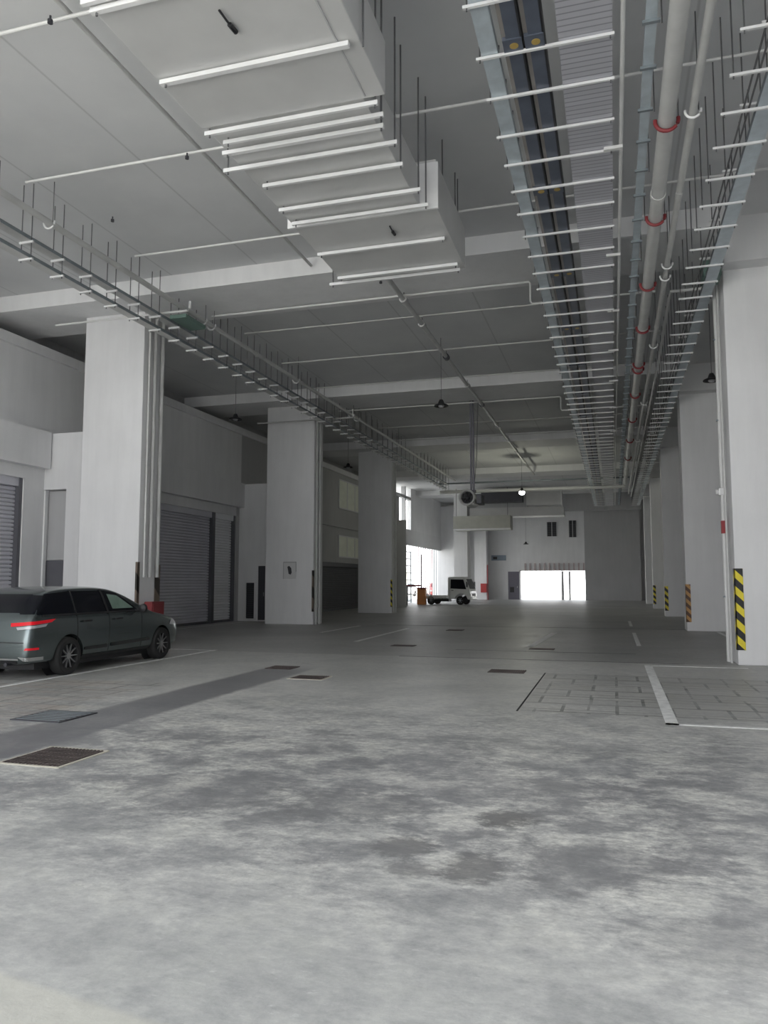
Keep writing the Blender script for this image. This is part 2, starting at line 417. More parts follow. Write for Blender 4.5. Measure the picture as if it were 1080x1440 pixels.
# left wall: lower wall with shutter openings, beam block, upper wall, recessed top band
XL = -13.9
def left_piece(y0, y1, z0, z1, m='wall', x=XL): struct('wall_left', B(x - .3, x, y0, y1, z0, z1), M[m])
OPEN = [(6.3, 15.55, 4.05), (17.6, 26.75, 4.03), (29.0, 35.2, 2.6), (36.0, 44.5, 2.5)]
ys = Y0
for a, b_, h_ in OPEN:
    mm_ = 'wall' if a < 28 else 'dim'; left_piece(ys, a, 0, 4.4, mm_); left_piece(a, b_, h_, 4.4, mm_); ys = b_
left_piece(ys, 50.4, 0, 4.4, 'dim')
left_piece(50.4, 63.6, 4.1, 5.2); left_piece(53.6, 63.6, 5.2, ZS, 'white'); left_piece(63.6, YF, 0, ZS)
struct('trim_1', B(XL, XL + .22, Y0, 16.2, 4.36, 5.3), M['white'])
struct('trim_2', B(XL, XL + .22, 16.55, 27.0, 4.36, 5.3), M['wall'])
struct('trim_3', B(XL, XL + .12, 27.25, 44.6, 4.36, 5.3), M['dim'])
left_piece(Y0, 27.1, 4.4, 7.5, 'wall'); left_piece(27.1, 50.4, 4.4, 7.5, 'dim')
struct('trim_6', B(XL, XL + .10, Y0, 50.4, 7.25, 7.5), M['wall'])
struct('wall_left_upper_recess', B(-15.2, -14.9, Y0, 50.4, 7.4, ZS), M['dim'])
struct('trim_4', B(-14.9, XL - .3, Y0, 50.4, 7.35, 7.5), M['dim'])
struct('wall_left_window_bay_mullion', B(XL - .3, XL, 52.0, 52.2, 5.2, ZS), M['dim'])
struct('wall_left_window_bay_rail', B(XL - .3, XL, 50.4, 53.6, 7.35, 7.55), M['dim'])
# cross return wall past the side entrance
struct('wall_return', B(XL, -12.75, 63.6, 63.9, 0, ZB), M['white'])

# far wall with the wide opening
OX0, OX1, OZ = -7.55, -1.27, 2.40
struct('wall_far', B(-15.2, OX0, YF, YF + .4, 0, ZS), M['wall'])
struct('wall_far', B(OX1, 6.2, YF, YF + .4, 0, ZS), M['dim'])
struct('wall_far', B(OX0, OX1, YF, YF + .4, OZ, ZS), M['wall'])
struct('wall_far_bulkhead', B(-2.2, 2.1, 64.6, YF, 0, ZB), M['dim'])
struct('trim_5', B(OX1, OX1 + .25, YF - .25, YF, 0, OZ + .15), M['wall'])

# wing walls next to the left pillars
b = MB(); b.box(-14.0, -13.93, 16.25, 16.5, 0, 3.84); b.box(-13.22, -12.05, 16.25, 16.5, 0, 3.84); b.box(-14.0, -12.05, 16.25, 16.5, 3.84, 5.28)
struct('wall_wing', b, M['wall'])
struct('wall_wing', B(-14.0, -12.0, 27.0, 27.25, 0, 5.28), M['wall'])
struct('wall_wing', B(-13.9, -11.9, 44.6, 44.8, 0, 5.2), M['wall'])

# ------------------------------------------------------------------ doors and shutters
d = struct('door_1', B(-13.93, -13.22, 16.44, 16.5, 2.05, 3.82), M['dim'])
struct('door_panel', B(-13.92, -13.23, 16.43, 16.49, 0, 2.04), M['shutter_frame'], d)
struct('door_frame', B(-13.93, -13.86, 16.27, 16.36, 0, 3.82), M['white'], d)
def shutter(y0, y1, z1, m, label, frame=True, pitch=.10):
    e = empty('roller_shutter', (XL - .1, (y0 + y1) / 2, 0), label, 'shutter')
    c = MB(); n = int((z1 - .02) / pitch); prof = []
    for i in range(n + 1):
        z = .02 + i * pitch
        prof += [(-.15, z), (-.15, z + pitch * .12), (-.075, z + pitch * .14), (-.06, z + pitch * .5), (-.075, z + pitch * .98)]
    prof = [(x, min(z, z1)) for x, z in prof] + [(-.16, z1), (-.16, .02)]
    c.prism([(x, z) for x, z in prof], 'y', y0 + .06, y1 - .06) if False else None
    vs = []; fs = []
    for (x, z) in prof[:-2]:
        vs += [(x, y0 + .06 - (y0 + y1) / 2, z), (x, y1 - .06 - (y0 + y1) / 2, z)]
    for i in range(len(prof) - 3): fs.append((2 * i, 2 * i + 1, 2 * i + 3, 2 * i + 2))
    c.add(vs, fs); h = (y1 - y0) / 2
    c.box(-.19, -.16, -h + .06, h - .06, .02, z1)
    c.build('curtain', m, e)
    bt = B(-.12, -.02, -h + .06, h - .06, 0, .09); bt.build('bottom_rail', M['shutter_frame'], e)
    for s_ in (-1, 1):
        r_ = MB(); yy = s_ * (h - .05); r_.box(-.14, .06, yy - .05, yy + .05, 0, z1); r_.build('guide_rail', M['shutter_frame'], e)
    r_ = B(-.2, .03, -h, h, z1 - .22, z1); r_.build('hood', m, e)
    return e
shutter(6.3, 15.55, 4.06, M['shutter'], 'grey roller shutter beside the near left pillar, above the parked grey car')
shutter(17.6, 25.1, 4.04, M['shutter'], 'wide charcoal roller shutter between first and second left pillars')
shutter(25.1, 26.75, 4.04, M['shutter_light'], 'narrow pale roller shutter right of the wide charcoal shutter')
shutter(29.0, 35.2, 2.61, M['shutter'], 'low roller shutter hidden behind the second left pillar')
shutter(36.0, 44.5, 2.51, M['shutter_frame'], 'low dark roller shutter between second and third left pillars')
for (a, b_, z0, z1, lb) in ((38.3, 43.5, 2.85, 3.9, 'window_1'), (38.3, 43.5, 5.45, 6.9, 'window_2')):
    f = MB(); f.box(XL - .02, XL + .05, a, b_, z0 - .06, z0); f.box(XL - .02, XL + .05, a, b_, z1, z1 + .06)
    f.box(XL - .02, XL + .05, a - .06, a, z0 - .06, z1 + .06); f.box(XL - .02, XL + .05, b_, b_ + .06, z0 - .06, z1 + .06)
    o = struct(lb, f, M['wall']); struct('window_pane', B(XL, XL + .02, a, b_, z0, z1), M['lit_panel'], o)
    for k in range(1, 4):
        y_ = a + (b_ - a) * k / 4; struct('window_bar', B(XL + .02, XL + .045, y_ - .03, y_ + .03, z0, z1), M['wall'], o)
# wall louvre and hose cabinet on the second wing wall
e = empty('wall_louvre', (-13.36, 27.0, .1), 'narrow dark louvre low on wall left of second left pillar', 'louvre')
B(-.19, .19, -.02, 0, 0, 1.36).build('backing', M['black'], e)
for k in range(16):
    s_ = MB(); z = .04 + k * .083; s_.prism([(-.06, z), (-.055, z), (-.02, z + .06), (-.03, z + .06)], 'x', -.17, .17); s_.build('slat', M['dark_metal'], e)
f = MB(); f.box(-.21, -.17, -.07, 0, 0, 1.36); f.box(.17, .21, -.07, 0, 0, 1.36); f.box(-.21, .21, -.07, 0, 1.36, 1.40); f.box(-.21, .21, -.07, 0, -.04, 0); f.build('frame', M['wall'], e)
e = empty('service_door', (-12.88, 27.0, .0), 'tall narrow dark service door tucked against second left pillar', 'door')
B(-.15, .15, -.05, 0, .05, 2.1).build('leaf', M['dark_metal'], e)
f = MB(); f.box(-.19, -.15, -.07, 0, .0, 2.14); f.box(.15, .19, -.07, 0, 0, 2.14); f.box(-.19, .19, -.07, 0, 2.1, 2.16); f.build('frame', M['wall'], e)
B(.08, .11, -.09, -.05, .95, 1.1).build('handle', M['chrome'], e)
# stray wall conduits

# ------------------------------------------------------------------ the large air duct
DZ = 6.67
def lerp_(a, b, t): return a + (b - a) * t
e = empty('air_duct', (-3.35, 9.0, DZ), 'big boxy pale air duct hung under the slab left of centre', 'air duct')
def L(x0, x1, y0, y1, z0, z1): return B(x0 + 3.35, x1 + 3.35, y0 - 9, y1 - 9, z0 - DZ, z1 - DZ)
L(-4.40, -2.2, -1.0, 7.45, DZ, 7.28).build('duct_section', M['duct'], e, bevel=.01)
L(-4.36, -2.45, 7.45, 10.0, DZ + .02, 7.22).build('duct_section', M['duct'], e, bevel=.01)
L(-4.36, -2.22, 10.0, 12.2, DZ, 7.36).build('duct_section', M['duct'], e, bevel=.01)
for y_ in (5.42, 10.0):
    f = MB(); x1 = -2.19
    f.box(-4.44 + 3.35, x1 + 3.35, y_ - .02 - 9, y_ + .02 - 9, -.03, .64); f.build('flange', M['bright'], e)
L(-2.42, -2.405, -1, 7.4, DZ - .012, DZ).build('seam', M['dim'], e)
HY = [(5.5, .05, -4.40), (6.56, .055, -4.36), (7.5, .035, -4.38), (7.72, .035, -4.26), (7.93, .055, -4.38), (8.28, .035, -4.56), (8.76, .04, -4.25), (9.43, .05, -4.32), (9.85, .035, -4.31), (10.94, .05, -4.34), (11.93, .07, -4.36), (12.14, .035, -4.59)]
for k, (y_, t, lx) in enumerate(HY):
    rx = -2.30 if k not in (4, 6) else -2.36
    h_ = L(lx, rx, y_ - t / 2, y_ + t / 2, DZ - .06, DZ - .012).build('hanger_bar', M['bright'], e)
    for x_ in (lx + .06, rx - .03):
        if y_ < 7.45 and x_ > -2.5: x_ = -2.16
        T([(x_ + 3.35, y_ - 9, -.09), (x_ + 3.35, y_ - 9, ZS - DZ)], .011, 6).build('hanger_rod', M['rod'], h_)
for (xa, ya, xb, yb) in ((-3.29, 5.83, -3.27, 6.12), (-2.99, 10.35, -2.99, 10.62)):
    m_ = MB(); m_.tube([(xa + 3.35, ya - 9, -.02), (lerp_(xa, xb, .6) + 3.35, lerp_(ya, yb, .6) - 9, -.03)], .012, 6)
    m_.tube([(lerp_(xa, xb, .6) + 3.35, lerp_(ya, yb, .6) - 9, -.03), (xb + 3.35, yb - 9, -.025)], .024, 8)
    m_.build('access_latch', M['black'], e)

# ------------------------------------------------------------------ wide service run: trapeze hangers with trays and busducts
YB = 58.0
ORDW = ['first', 'second', 'third', 'fourth', 'fifth', 'sixth', 'seventh', 'eighth', 'ninth', 'tenth', 'eleventh', 'twelfth', 'thirteenth', 'fourteenth', 'fifteenth', 'sixteenth']
def hangers(x0, x1, z, ys_, name, label, group, th=.030, m='bright', tier=0):
    src = None
    for iy, y_ in enumerate(ys_):
        top = ZS
        for r_ in ROWS + (4.7,):
            if r_ - .95 < y_ < r_ + 1.02 and x0 < 2.1: top = ZB
        if src is None:
            src = {}
        if top not in src:
            o = empty(name, (x0, y_, z), label, 'pipe hanger', group)
            B(0, x1 - x0, -th / 2, th / 2, -.03, 0).build('strut', M[m], o)
            if tier: B(0, x1 - x0, -th / 2, th / 2, tier - .04, tier).build('strut', M[m], o)
            for x_ in (.04, x1 - x0 - .04):
                T([(x_, 0, -.06), (x_, 0, top - z)], .009, 6).build('rod', M['rod'], o)
            src[top] = o
        else:
            o = copy_tree(src[top]); o.location = (x0, y_, z)
        k_ = sum(1 for q in ROWS if y_ > q); n_ = sum(1 for q in ys_[:iy + 1] if sum(1 for p in ROWS if q > p) == k_)
        where = ('before the first ceiling beam' if k_ == 0 else 'past the %s ceiling beam' % ORDW[k_ - 1])
        o['label'] = '%s %s %s' % (ORDW[n_ - 1], label, where)
random.seed(3)
ys_w = [6.1, 6.85, 7.62, 8.34, 9.12, 9.80, 10.52, 11.22, 12.0, 12.8]
while ys_w[-1] < YB - .8: ys_w.append(ys_w[-1] + .76 + random.uniform(-.03, .03))
hangers(-1.25, .15, 7.0, ys_w, 'trapeze_hanger', 'pale strut under the wide tray run,', 'struts under the wide tray run')
def run(name, x0, x1, z0, z1, m, label, cat, y0=3.0, y1=YB):
    o = B(x0, x1, y0, y1, z0, z1).build(name, m); return tag(o, label, cat)
e = empty('cable_tray', (-1.1, 3, 7.0), 'narrow pale blue-grey cable tray at the left edge of the wide run', 'cable tray')
B(-.09, .08, 0, YB - 3, .005, .012).build('tray_base', M['galv'], e)
for x_ in (-.09, .075): B(x_, x_ + .008, 0, YB - 3, .012, .10).build('side_rail', M['galv'], e)
for k, (x0, lb) in enumerate(((-.91, 'left dark blue busduct of the wide run'), (-.69, 'right dark blue busduct of the wide run'))):
    e = empty('busduct', (x0, 3, 7.0), lb, 'busduct')
    B(.0, .14, 0, YB - 3, .005, .15).build('housing', M['bus'], e)
    B(-.045, .0, 0, YB - 3, .03, .13).build('side_flange', M['bus_edge'], e)
    B(.14, .16, 0, YB - 3, .0, .14).build('edge_strip', M['black'], e)
    for j in range(14):
        y_ = 4.6 + j * 3.1
        jb = B(-.04, .155, y_ - .18, y_ + .02, -.012, .16).build('joint_pack', M['bus'], e)
        if j < 4:
            t = MB(); t.lathe([(.045, 0), (.045, .004)], (.07, y_ - .08, -.012), (0, 0, -1), 14); t.build('orange_tag', M['orange_tag'], jb)
e = empty('perforated_cable_tray', (-.4, 3, 7.0), 'wide pale perforated cable tray beside the dark busducts', 'cable tray')
B(0, .53, 0, YB - 3, .005, .012).build('tray_base', M['mesh'], e)
for x_ in (0, .522): B(x_, x_ + .008, 0, YB - 3, .012, .12).build('side_rail', M['galv_dark'], e)
o = T([(.23, 3.0, 7.03), (.23, YB, 7.03)], .024); tag(o.build('conduit', M['pipe_white'], smooth=True), 'thin white conduit along right edge of the wide perforated tray', 'pipe')
for k, y_ in enumerate((9.75, 13.1, 15.9, 18.7, 21.6, 25.0, 29.0)):
    tag(B(.02, .25, y_ - .025, y_ + .025, 6.96, 7.0).build('conduit_bracket', M['pipe_white']), ORDW[k] + ' short white bracket under the thin conduit, counted from the camera', 'bracket', 'brackets along the thin conduit')
# narrow blue tray with dark clamps
e = empty('narrow_cable_tray', (.50, 3, 7.05), 'narrow light blue cable tray between thin conduit and big pipe', 'cable tray')
B(-.055, .055, 0, YB - 3, 0, .05).build('tray_body', M['galv'], e)
ck = None
for y_ in ys_w:
    if ck is None: ck = B(-.085, .085, -.02, .02, -.03, .0).build('clamp_bar', M['galv_dark'], e); ck.location = (0, y_ - 3, 0)
    else:
        c_ = ck.copy(); C.objects.link(c_); c_.parent = e; c_.location = (0, y_ - 3, 0)
for y_ in ys_w[::2]:
    T([(.10, y_ - 3, -.05), (.10, y_ - 3, (ZB if any(r_ - .95 < y_ < r_ + 1.0 for r_ in ROWS) else ZS) - 7.05)], .008, 6).build('hanger_rod', M['rod'], e)

def clamped_pipe(name, label, x, z, r, y0, y1, clamps, cm, pm, tail=None, cl_r=1.35):
    e = empty(name, (x, y0, z), label, 'pipe')
    pts = [(0, 0, 0), (0, y1 - y0, 0)] + ([(t[0] - x, t[1] - y0, t[2] - z) for t in tail] if tail else [])
    T(pts, r, 16).build('pipe_run', M[pm], e, smooth=True)
    for y_ in clamps:
        g = MB(); a0, a1 = PI * .95, PI * 2.05; pts = [(math.cos(a0 + (a1 - a0) * k / 12) * r * cl_r, y_ - y0, math.sin(a0 + (a1 - a0) * k / 12) * r * cl_r) for k in range(13)]
        g.tube(pts, r * .16 + .008, 8); c_ = g.build('clamp', M[cm], e, smooth=True)
        T([(r * 1.35, y_ - y0, 0), (r * 1.35, y_ - y0, ZS - z - (.35 if any(q - .95 < y_ < q + 1.02 for q in ROWS) else 0))], .008, 6).build('rod', M['rod'], c_)
    k = y0 + 2.2
    while k < y1 - 1:
        g = MB(); g.lathe([(r * 1.0, -.05), (r * 1.13, -.05), (r * 1.13, .05), (r * 1.0, .05)], (0, k - y0, 0), (0, 1, 0), 16, True); g.build('coupling', M[pm], e, smooth=False); k += 6.0
    return e
clamped_pipe('drain_pipe', 'big pale overhead pipe with dark red clamps along the right service run', .75, 7.0, .098, 3.0, 44.9,
             [6.4, 9.35, 11.9, 14.65, 17.2, 20.1, 20.6, 23.4, 27.0, 31.0, 35.5], 'redclamp', 'pipe')
clamped_pipe('water_pipe', 'medium pale pipe with white clamps, right of the big red-clamped pipe', 1.03, 6.98, .046, 3.0, 50,
             [9.2, 13.75, 14.3, 18.5, 24.5, 31.0], 'bright', 'pipe', cl_r=1.9)
tag(T([(-9.9, 45.15, 6.86), (.60, 45.15, 6.86), (.75, 45.02, 6.9)], .095, 12).build('cross_pipe', M['pipe_white'], smooth=True), 'long white pipe crossing the whole hall behind the jet fan', 'pipe')
tag(T([(2.06, 15.95, 7.28), (1.24, 15.95, 7.28), (1.22, 16.1, 7.2), (1.22, 20, 7.0), (1.22, 52, 7.0)], .032, 10).build('sprinkler_feed_pipe', M['pipe_white'], smooth=True), 'white pipe turning off the right pillar riser and running deep into the hall', 'pipe')
# riser pipes on near right pillar
e = empty('riser_pipe', (2.05, 15.95, 0), 'tall pale riser pipe with valve against the near right pillar', 'pipe')
T([(0, 0, 0), (0, 0, 7.3)], .04, 12).build('pipe_run', M['pipe_white'], e, smooth=True)
T([(.01, -.28, .0), (.01, -.28, 7.35)], .022, 8).build('conduit', M['pipe'], e, smooth=True)
B(-.07, .07, -.06, .06, 3.15, 3.3).build('valve', M['bright'], e, bevel=.02)
T([(-.12, 0, 3.22), (-.05, 0, 3.22)], .05, 12).build('valve_handle', M['bright'], e)
B(-.05, .05, -.07, .03, 2.42, 2.66).build('red_coupling', M['red'], e)
for z_ in (1.2, 4.6, 6.2): B(-.06, .062, -.03, .03, z_, z_ + .03).build('bracket', M['galv_dark'], e)

# ladder tray run on the right with its short hangers
ys_r = [7.93, 8.66, 9.39, 10.14, 10.96, 11.74]
while ys_r[-1] < YB - .8: ys_r.append(ys_r[-1] + .77 + random.uniform(-.02, .02))
hangers(1.35, 1.97, 7.0, [y for y in ys_r], 'short_trapeze_hanger', 'short strut under the right ladder tray,', 'short struts along the right pillars', .03)
hangers(1.62, 1.98, 7.28, [y + .36 for y in ys_r[::2] if y < 40], 'upper_strut', 'small upper strut over the right ladder tray,', 'upper struts above the right ladder tray', .035)
e = empty('ladder_tray', (1.75, 3, 7.0), 'pale blue-grey cable tray running just left of the right pillars', 'cable tray')
B(0, .2, 0, YB - 3, .005, .015).build('tray_base', M['galv'], e)
for x_ in (0, .192): B(x_, x_ + .008, 0, YB - 3, .015, .09).build('side_rail', M['galv_dark'], e)
for x_, lb in ((1.60, 'thin dark cable beside the right ladder tray'), (1.66, 'second thin dark cable beside the right ladder tray')):
    tag(T([(x_, 3, 7.02), (x_, YB, 7.02)], .012, 6).build('cable', M['rod']), lb, 'cable')
tag(B(1.72, 2.02, 14.7, 15.2, 7.05, 7.35).build('junction_box', M['green']), 'small green box on the right tray at the near pillar', 'box')

# ------------------------------------------------------------------ left service run
clamped_pipe('fire_main_pipe', 'long grey pipe with white ring clamps along the left ceiling', -8.92, 7.5, .055, 4.0, 44.9,
             [10.3, 15.35, 15.75, 20.8, 25.9, 26.5, 32], 'bright', 'pipe', cl_r=1.95)
ys_l = [9.5, 10.25]
while ys_l[-1] < 44: ys_l.append(ys_l[-1] + .76)
hangers(-9.46, -9.18, 6.9, ys_l, 'two_tier_hanger', 'two-tier hanger of the left trays,', 'two-tier hangers of the left tray run', .035, tier=.3)
for z_, x0, lb in ((6.9, -9.42, 'lower narrow cable tray of the left tray run'), (7.2, -9.40, 'upper narrow cable tray of the left tray run')):
    e = empty('narrow_ladder_tray', (x0, 5, z_), lb, 'cable tray')
    B(0, .18, 0, 39, .0, .008).build('tray_base', M['pipe'], e)
    for x_ in (0, .172): B(x_, x_ + .008, 0, 39, .008, .07).build('side_rail', M['galv_dark'], e)
tag(B(-9.15, -8.75, 14.35, 15.2, 7.22, 7.3).build('tray_cover_board', M['green'], loc=(-9, 14.8, 7.25)), 'small green cover board under the left pipe near first pillar', 'board')

# ------------------------------------------------------------------ sprinkler branch pipes
ORD = ['nearest', 'second', 'third', 'fourth', 'fifth', 'sixth', 'seventh', 'eighth', 'ninth', 'tenth']
def branch(pts, r, lb, m='pipe_white'):
    o = T(pts, r * .85, 8).build('sprinkler_pipe', M[m], smooth=True); tag(o, lb, 'pipe')
    return o
zc = 7.80
def bz(y): return 7.78 if any(q - .97 < y < q + 1.07 for q in ROWS + (4.7,)) else 7.9
branch([(-8.9, 6.85, 7.9), (1.6, 6.85, 7.9)], .026, 'thin white sprinkler pipe crossing above the big duct, nearest the camera')
branch([(-8.9, 9.72, 7.9), (4.0, 9.72, 7.9)], .026, 'thin white sprinkler pipe crossing at the narrow middle of the duct')
branch([(-8.9, 12.67, 7.9), (4.0, 12.67, 7.9)], .026, 'thin white sprinkler pipe crossing just past the far duct end')
branch([(-9.0, 15.9, 7.78), (-1.55, 15.9, 7.78), (-1.52, 15.9, 7.74), (-1.52, 15.9, 7.35), (-1.48, 15.9, 7.3), (.95, 15.9, 7.3)], .03, 'white sprinkler pipe stepping down under the wide tray by first beam')
branch([(-9.0, 17.6, 7.9), (-1.3, 17.6, 7.9)], .024, 'thin white sprinkler pipe just behind the first beam', 'pipe')
branch([(-9.2, 20.4, 7.9), (1.3, 20.4, 7.9)], .026, 'thin white sprinkler pipe midway between first and second beam', 'pipe')
branch([(-9.3, 23.4, 7.9), (1.3, 23.4, 7.9)], .026, 'thin sprinkler pipe just before the second beam', 'pipe')
branch([(-9.6, 26.4, 7.78), (-1.6, 26.4, 7.78), (-1.57, 26.4, 7.74), (-1.57, 26.4, 7.35), (-1.53, 26.4, 7.3), (1.2, 26.4, 7.3), (1.24, 26.4, 7.05)], .03, 'white sprinkler pipe stepping down under the wide tray by second beam')
branch([(-9.6, 30.4, 7.9), (1.3, 30.4, 7.9)], .026, 'thin sprinkler pipe in the bay behind the second beam', 'pipe')
branch([(-9.6, 33.4, 7.9), (1.3, 33.4, 7.9)], .026, 'thin sprinkler pipe just before the third beam', 'pipe')
branch([(-12.0, 14.2, 7.3), (-8.62, 14.2, 7.3), (-8.57, 14.2, 7.34), (-8.57, 14.2, 7.5)], .03, 'white pipe crossing the top of the first left pillar with an upturned end')
branch([(-12.2, 25.0, 7.2), (-8.62, 25.0, 7.2), (-8.57, 25.0, 7.24), (-8.57, 25.0, 7.5)], .03, 'white pipe crossing the top of the second left pillar with an upturned end', 'pipe')
e = empty('sprinkler_main', (-4.27, 13.4, 7.68), 'grey sprinkler main with dark fittings running down the ceiling centre', 'pipe')
T([(0, 0, 0), (0, 31.5, 0)], .055, 12).build('pipe_run', M['pipe'], e, smooth=True)
for y_ in (2.5, 4.2, 7.0, 10.2, 13.0, 17.0, 20.0, 23.0, 27.0):
    g = MB(); g.lathe([(.056, -.09), (.085, -.09), (.085, .09), (.056, .09)], (0, y_, 0), (0, 1, 0), 14); f = g.build('fitting', M['dark_metal'] if y_ in (7.0, 13.0) else M['pipe'], e)
    T([(0, y_, 0), (0, y_, .17)], .01, 6).build('rod', M['rod'], f)
T([(0, -.0, 0), (0, 0, .5)], .03, 8).build('end_riser', M['pipe'], e)
branch([(-5.82, 2.5, 8.0), (-5.82, 14.3, 8.0)], .035, 'pale pipe running lengthwise close under the slab, left of the duct', 'pipe')
for x_, y_ in ((-5.9, 6.7), (-5.9, 9.6), (-8.2, 11.0), (-4.5, 14.9)):
    g = MB(); g.lathe([(.03, 0), (.03, .04), (.012, .05), (.012, .09)], (x_, y_, 7.74 if y_ < 14 else 7.70), (0, 0, 1), 10)
    tag(g.build('ceiling_sprinkler', M['dark_metal']), 'tiny dark sprinkler head ' + {6.7: 'left of the duct near the top of frame', 9.6: 'beside the pipe crossing at mid duct', 11.0: 'alone on the left slab', 14.9: 'just past the duct end'}[y_], 'sprinkler', 'sprinkler heads on the ceiling')
# pipes down the sides of left pillars
def riser_group(x, ys_, z0, label, zt=7.8):
    for k, (y_, r_) in enumerate(ys_):
        tag(T([(x, y_, z0), (x, y_, zt)], r_, 10).build('downpipe', M['pipe'], smooth=True), '%s, %s' % (('front thin', 'middle', 'rear')[k] + ' grey downpipe', label), 'pipe')
riser_group(-10.36, [(15.45, .03), (15.68, .045), (15.98, .05)], 1.6, 'on the side of the first left pillar')
riser_group(-10.1, [(25.55, .03), (25.85, .045)], 0.0, 'on the side of the second left pillar')
riser_group(-10.15, [(35.8, .03), (36.1, .045)], 0.0, 'on the side of the third left pillar')

# ------------------------------------------------------------------ pendant lamps
def pendant(x, y, z, label, lit=False):
    e = empty('pendant_lamp', (x, y, z), label, 'lamp', None)
    g = MB(); g.lathe([(.03, .17), (.05, .16), (.075, .10), (.09, .055), (.19, .01), (.20, -.02), (.185, -.025), (.07, .03)], (0, 0, 0), (0, 0, 1), 24); g.build('shade', M['black'], e, smooth=True)
    top = ZB if any(q - .95 < y < q + 1.02 for q in ROWS) and x < 2.1 else ZS
    if x > 2.1: top = ZS
    T([(0, 0, .15), (0, 0, top - z)], .008, 6).build('cord', M['rod'], e)
    g = MB(); g.lathe([(.02, .06), (.07, .03), (.085, -.02), (.05, -.05), (.0, -.055)] if not lit else [(.03, .06), (.12, .0), (.16, -.09), (.12, -.18), (.0, -.22)], (0, 0, 0), (0, 0, 1), 16); g.build('bulb', M['bulb'] if lit else M['lampclear'], e, smooth=True)
    return e
pendant(-4.4, 20.3, 6.3, 'black pendant lamp hanging mid ceiling near the fan post')
pendant(-11.0, 21.0, 6.47, 'black pendant lamp between the first and second left pillars')
pendant(2.38, 19.6, 6.32, 'black pendant lamp in front of the second right pillar')
pendant(-10.65, 30.5, 6.33, 'black pendant lamp between second and third left pillars')
pendant(-4.55, 41.0, 6.3, 'the single lit pendant lamp, glowing white deep in the hall', True)
pendant(-6.2, 58.0, 4.3, 'small black pendant lamp hanging low before the far opening')
l = bpy.data.lights.new('lit_pendant_light', 'POINT'); l.energy = 110; l.color = (1, 1, .80); l.shadow_soft_size = .12
o = bpy.data.objects.new('lit_pendant_light', l); C.objects.link(o); o.location = (-4.55, 41.0, 5.9)

# ------------------------------------------------------------------ jet fan on its post
e = empty('jet_fan', (-4.95, 27.0, 4.5), 'grey round jet fan hanging on a long steel post', 'fan')
g = MB(); g.lathe([(.24, 0), (.29, -.03), (.30, 0), (.275, .05), (.27, 1.3), (.25, 1.3), (.22, .05)], (0, 0, 0), (0, 1, 0), 32, True); g.build('casing', M['pipe'], e, smooth=True)
g = MB(); g.lathe([(.0, -.02), (.05, 0), (.07, .06), (.07, .2)], (0, .12, 0), (0, 1, 0), 16); g.build('hub', M['dark_metal'], e, smooth=True)
for k in range(8):
    a = k * PI / 4; g = MB(); ca, sa = math.cos(a), math.sin(a); cb, sb = math.cos(a + .45), math.sin(a + .45)
    vs = [(ca * .06, .2, sa * .06), (ca * .23, .2, sa * .23), (cb * .23, .28, sb * .23), (cb * .06, .28, sb * .06)]
    g.add(vs + [(x, y + .01, z) for x, y, z in vs], [(0, 1, 2, 3), (7, 6, 5, 4), (0, 4, 5, 1), (1, 5, 6, 2), (2, 6, 7, 3), (3, 7, 4, 0)])
    g.build('blade', M['dark_metal'], e)
g = MB(); g.lathe([(.235, .32), (.235, .33)], (0, 0, 0), (0, 1, 0), 24); g.build('inner_screen', M['black'], e)
for x_ in (.10, .19): B(x_ - .03, x_ + .03, .35, .43, .22, 3.7).build('post', M['grey_metal'], e)
B(.0, .30, .3, .5, 3.64, 3.7).build('top_plate', M['grey_metal'], e)
B(.04, .26, .3, .5, .2, .3).build('mount', M['grey_metal'], e)
T([(.38, .4, 3.6), (.30, .4, 1.4), (.2, .4, .4)], .012, 6).build('power_cable', M['rod'], e)
g = MB(); g.box(.3, .5, .2, .9, -.22, .12); g.build('control_box', M['dark_metal'], e, bevel=.02)

# ------------------------------------------------------------------ floor fittings and markings
def grating(x0, x1, y0, y1, label, frame=True, solid=False):
    cx, cy_ = (x0 + x1) / 2, (y0 + y1) / 2
    e = empty('floor_grating', (cx, cy_, 0), label, 'drain cover'); hx, hy = (x1 - x0) / 2, (y1 - y0) / 2
    B(-hx, hx, -hy, hy, .0, .003).build('pit', M['grate_dark'], e)
    g = MB()
    n = int((x1 - x0) / .035)
    for k in range(n):
        x_ = -hx + (k + .5) * (x1 - x0) / n; g.box(x_ - .009, x_ + .009, -hy, hy, .003, .012)
    for k in range(5):
        y_ = -hy + (k + .5) * (y1 - y0) / 5; g.box(-hx, hx, y_ - .006, y_ + .006, .003, .011)
    g.build('bars', M['grate'], e)
    if frame:
        g = MB(); t = .03
        g.box(-hx - t, hx + t, hy, hy + t, 0, .010); g.box(-hx - t, hx + t, -hy - t, -hy, 0, .006); g.box(-hx - t, -hx, -hy, hy, 0, .006); g.box(hx, hx + t, -hy, hy, 0, .006)
        g.build('frame', M['concrete_edge'], e)
grating(-4.92, -4.36, 5.38, 5.98, 'rusty square drain grating at the left in the near floor')
grating(-4.86, -4.35, 11.2, 11.62, 'drain grating right of the dark floor strip, farther along')
grating(-5.83, -5.35, 12.35, 12.8, 'drain grating at the far end of dark floor strip', False)
grating(-2.05, -1.45, 12.9, 13.35, 'dark drain grating alone on the mid floor, left of paved panel', False)
grating(-5.05, -4.5, 17.5, 17.85, 'drain grating beyond the fan post line, left', False)
grating(-1.85, -1.3, 17.5, 17.85, 'small drain grating far in the centre aisle', False)
grating(-5.0, -4.5, 23.5, 24, 'faint drain grating farthest away in the left aisle', False)
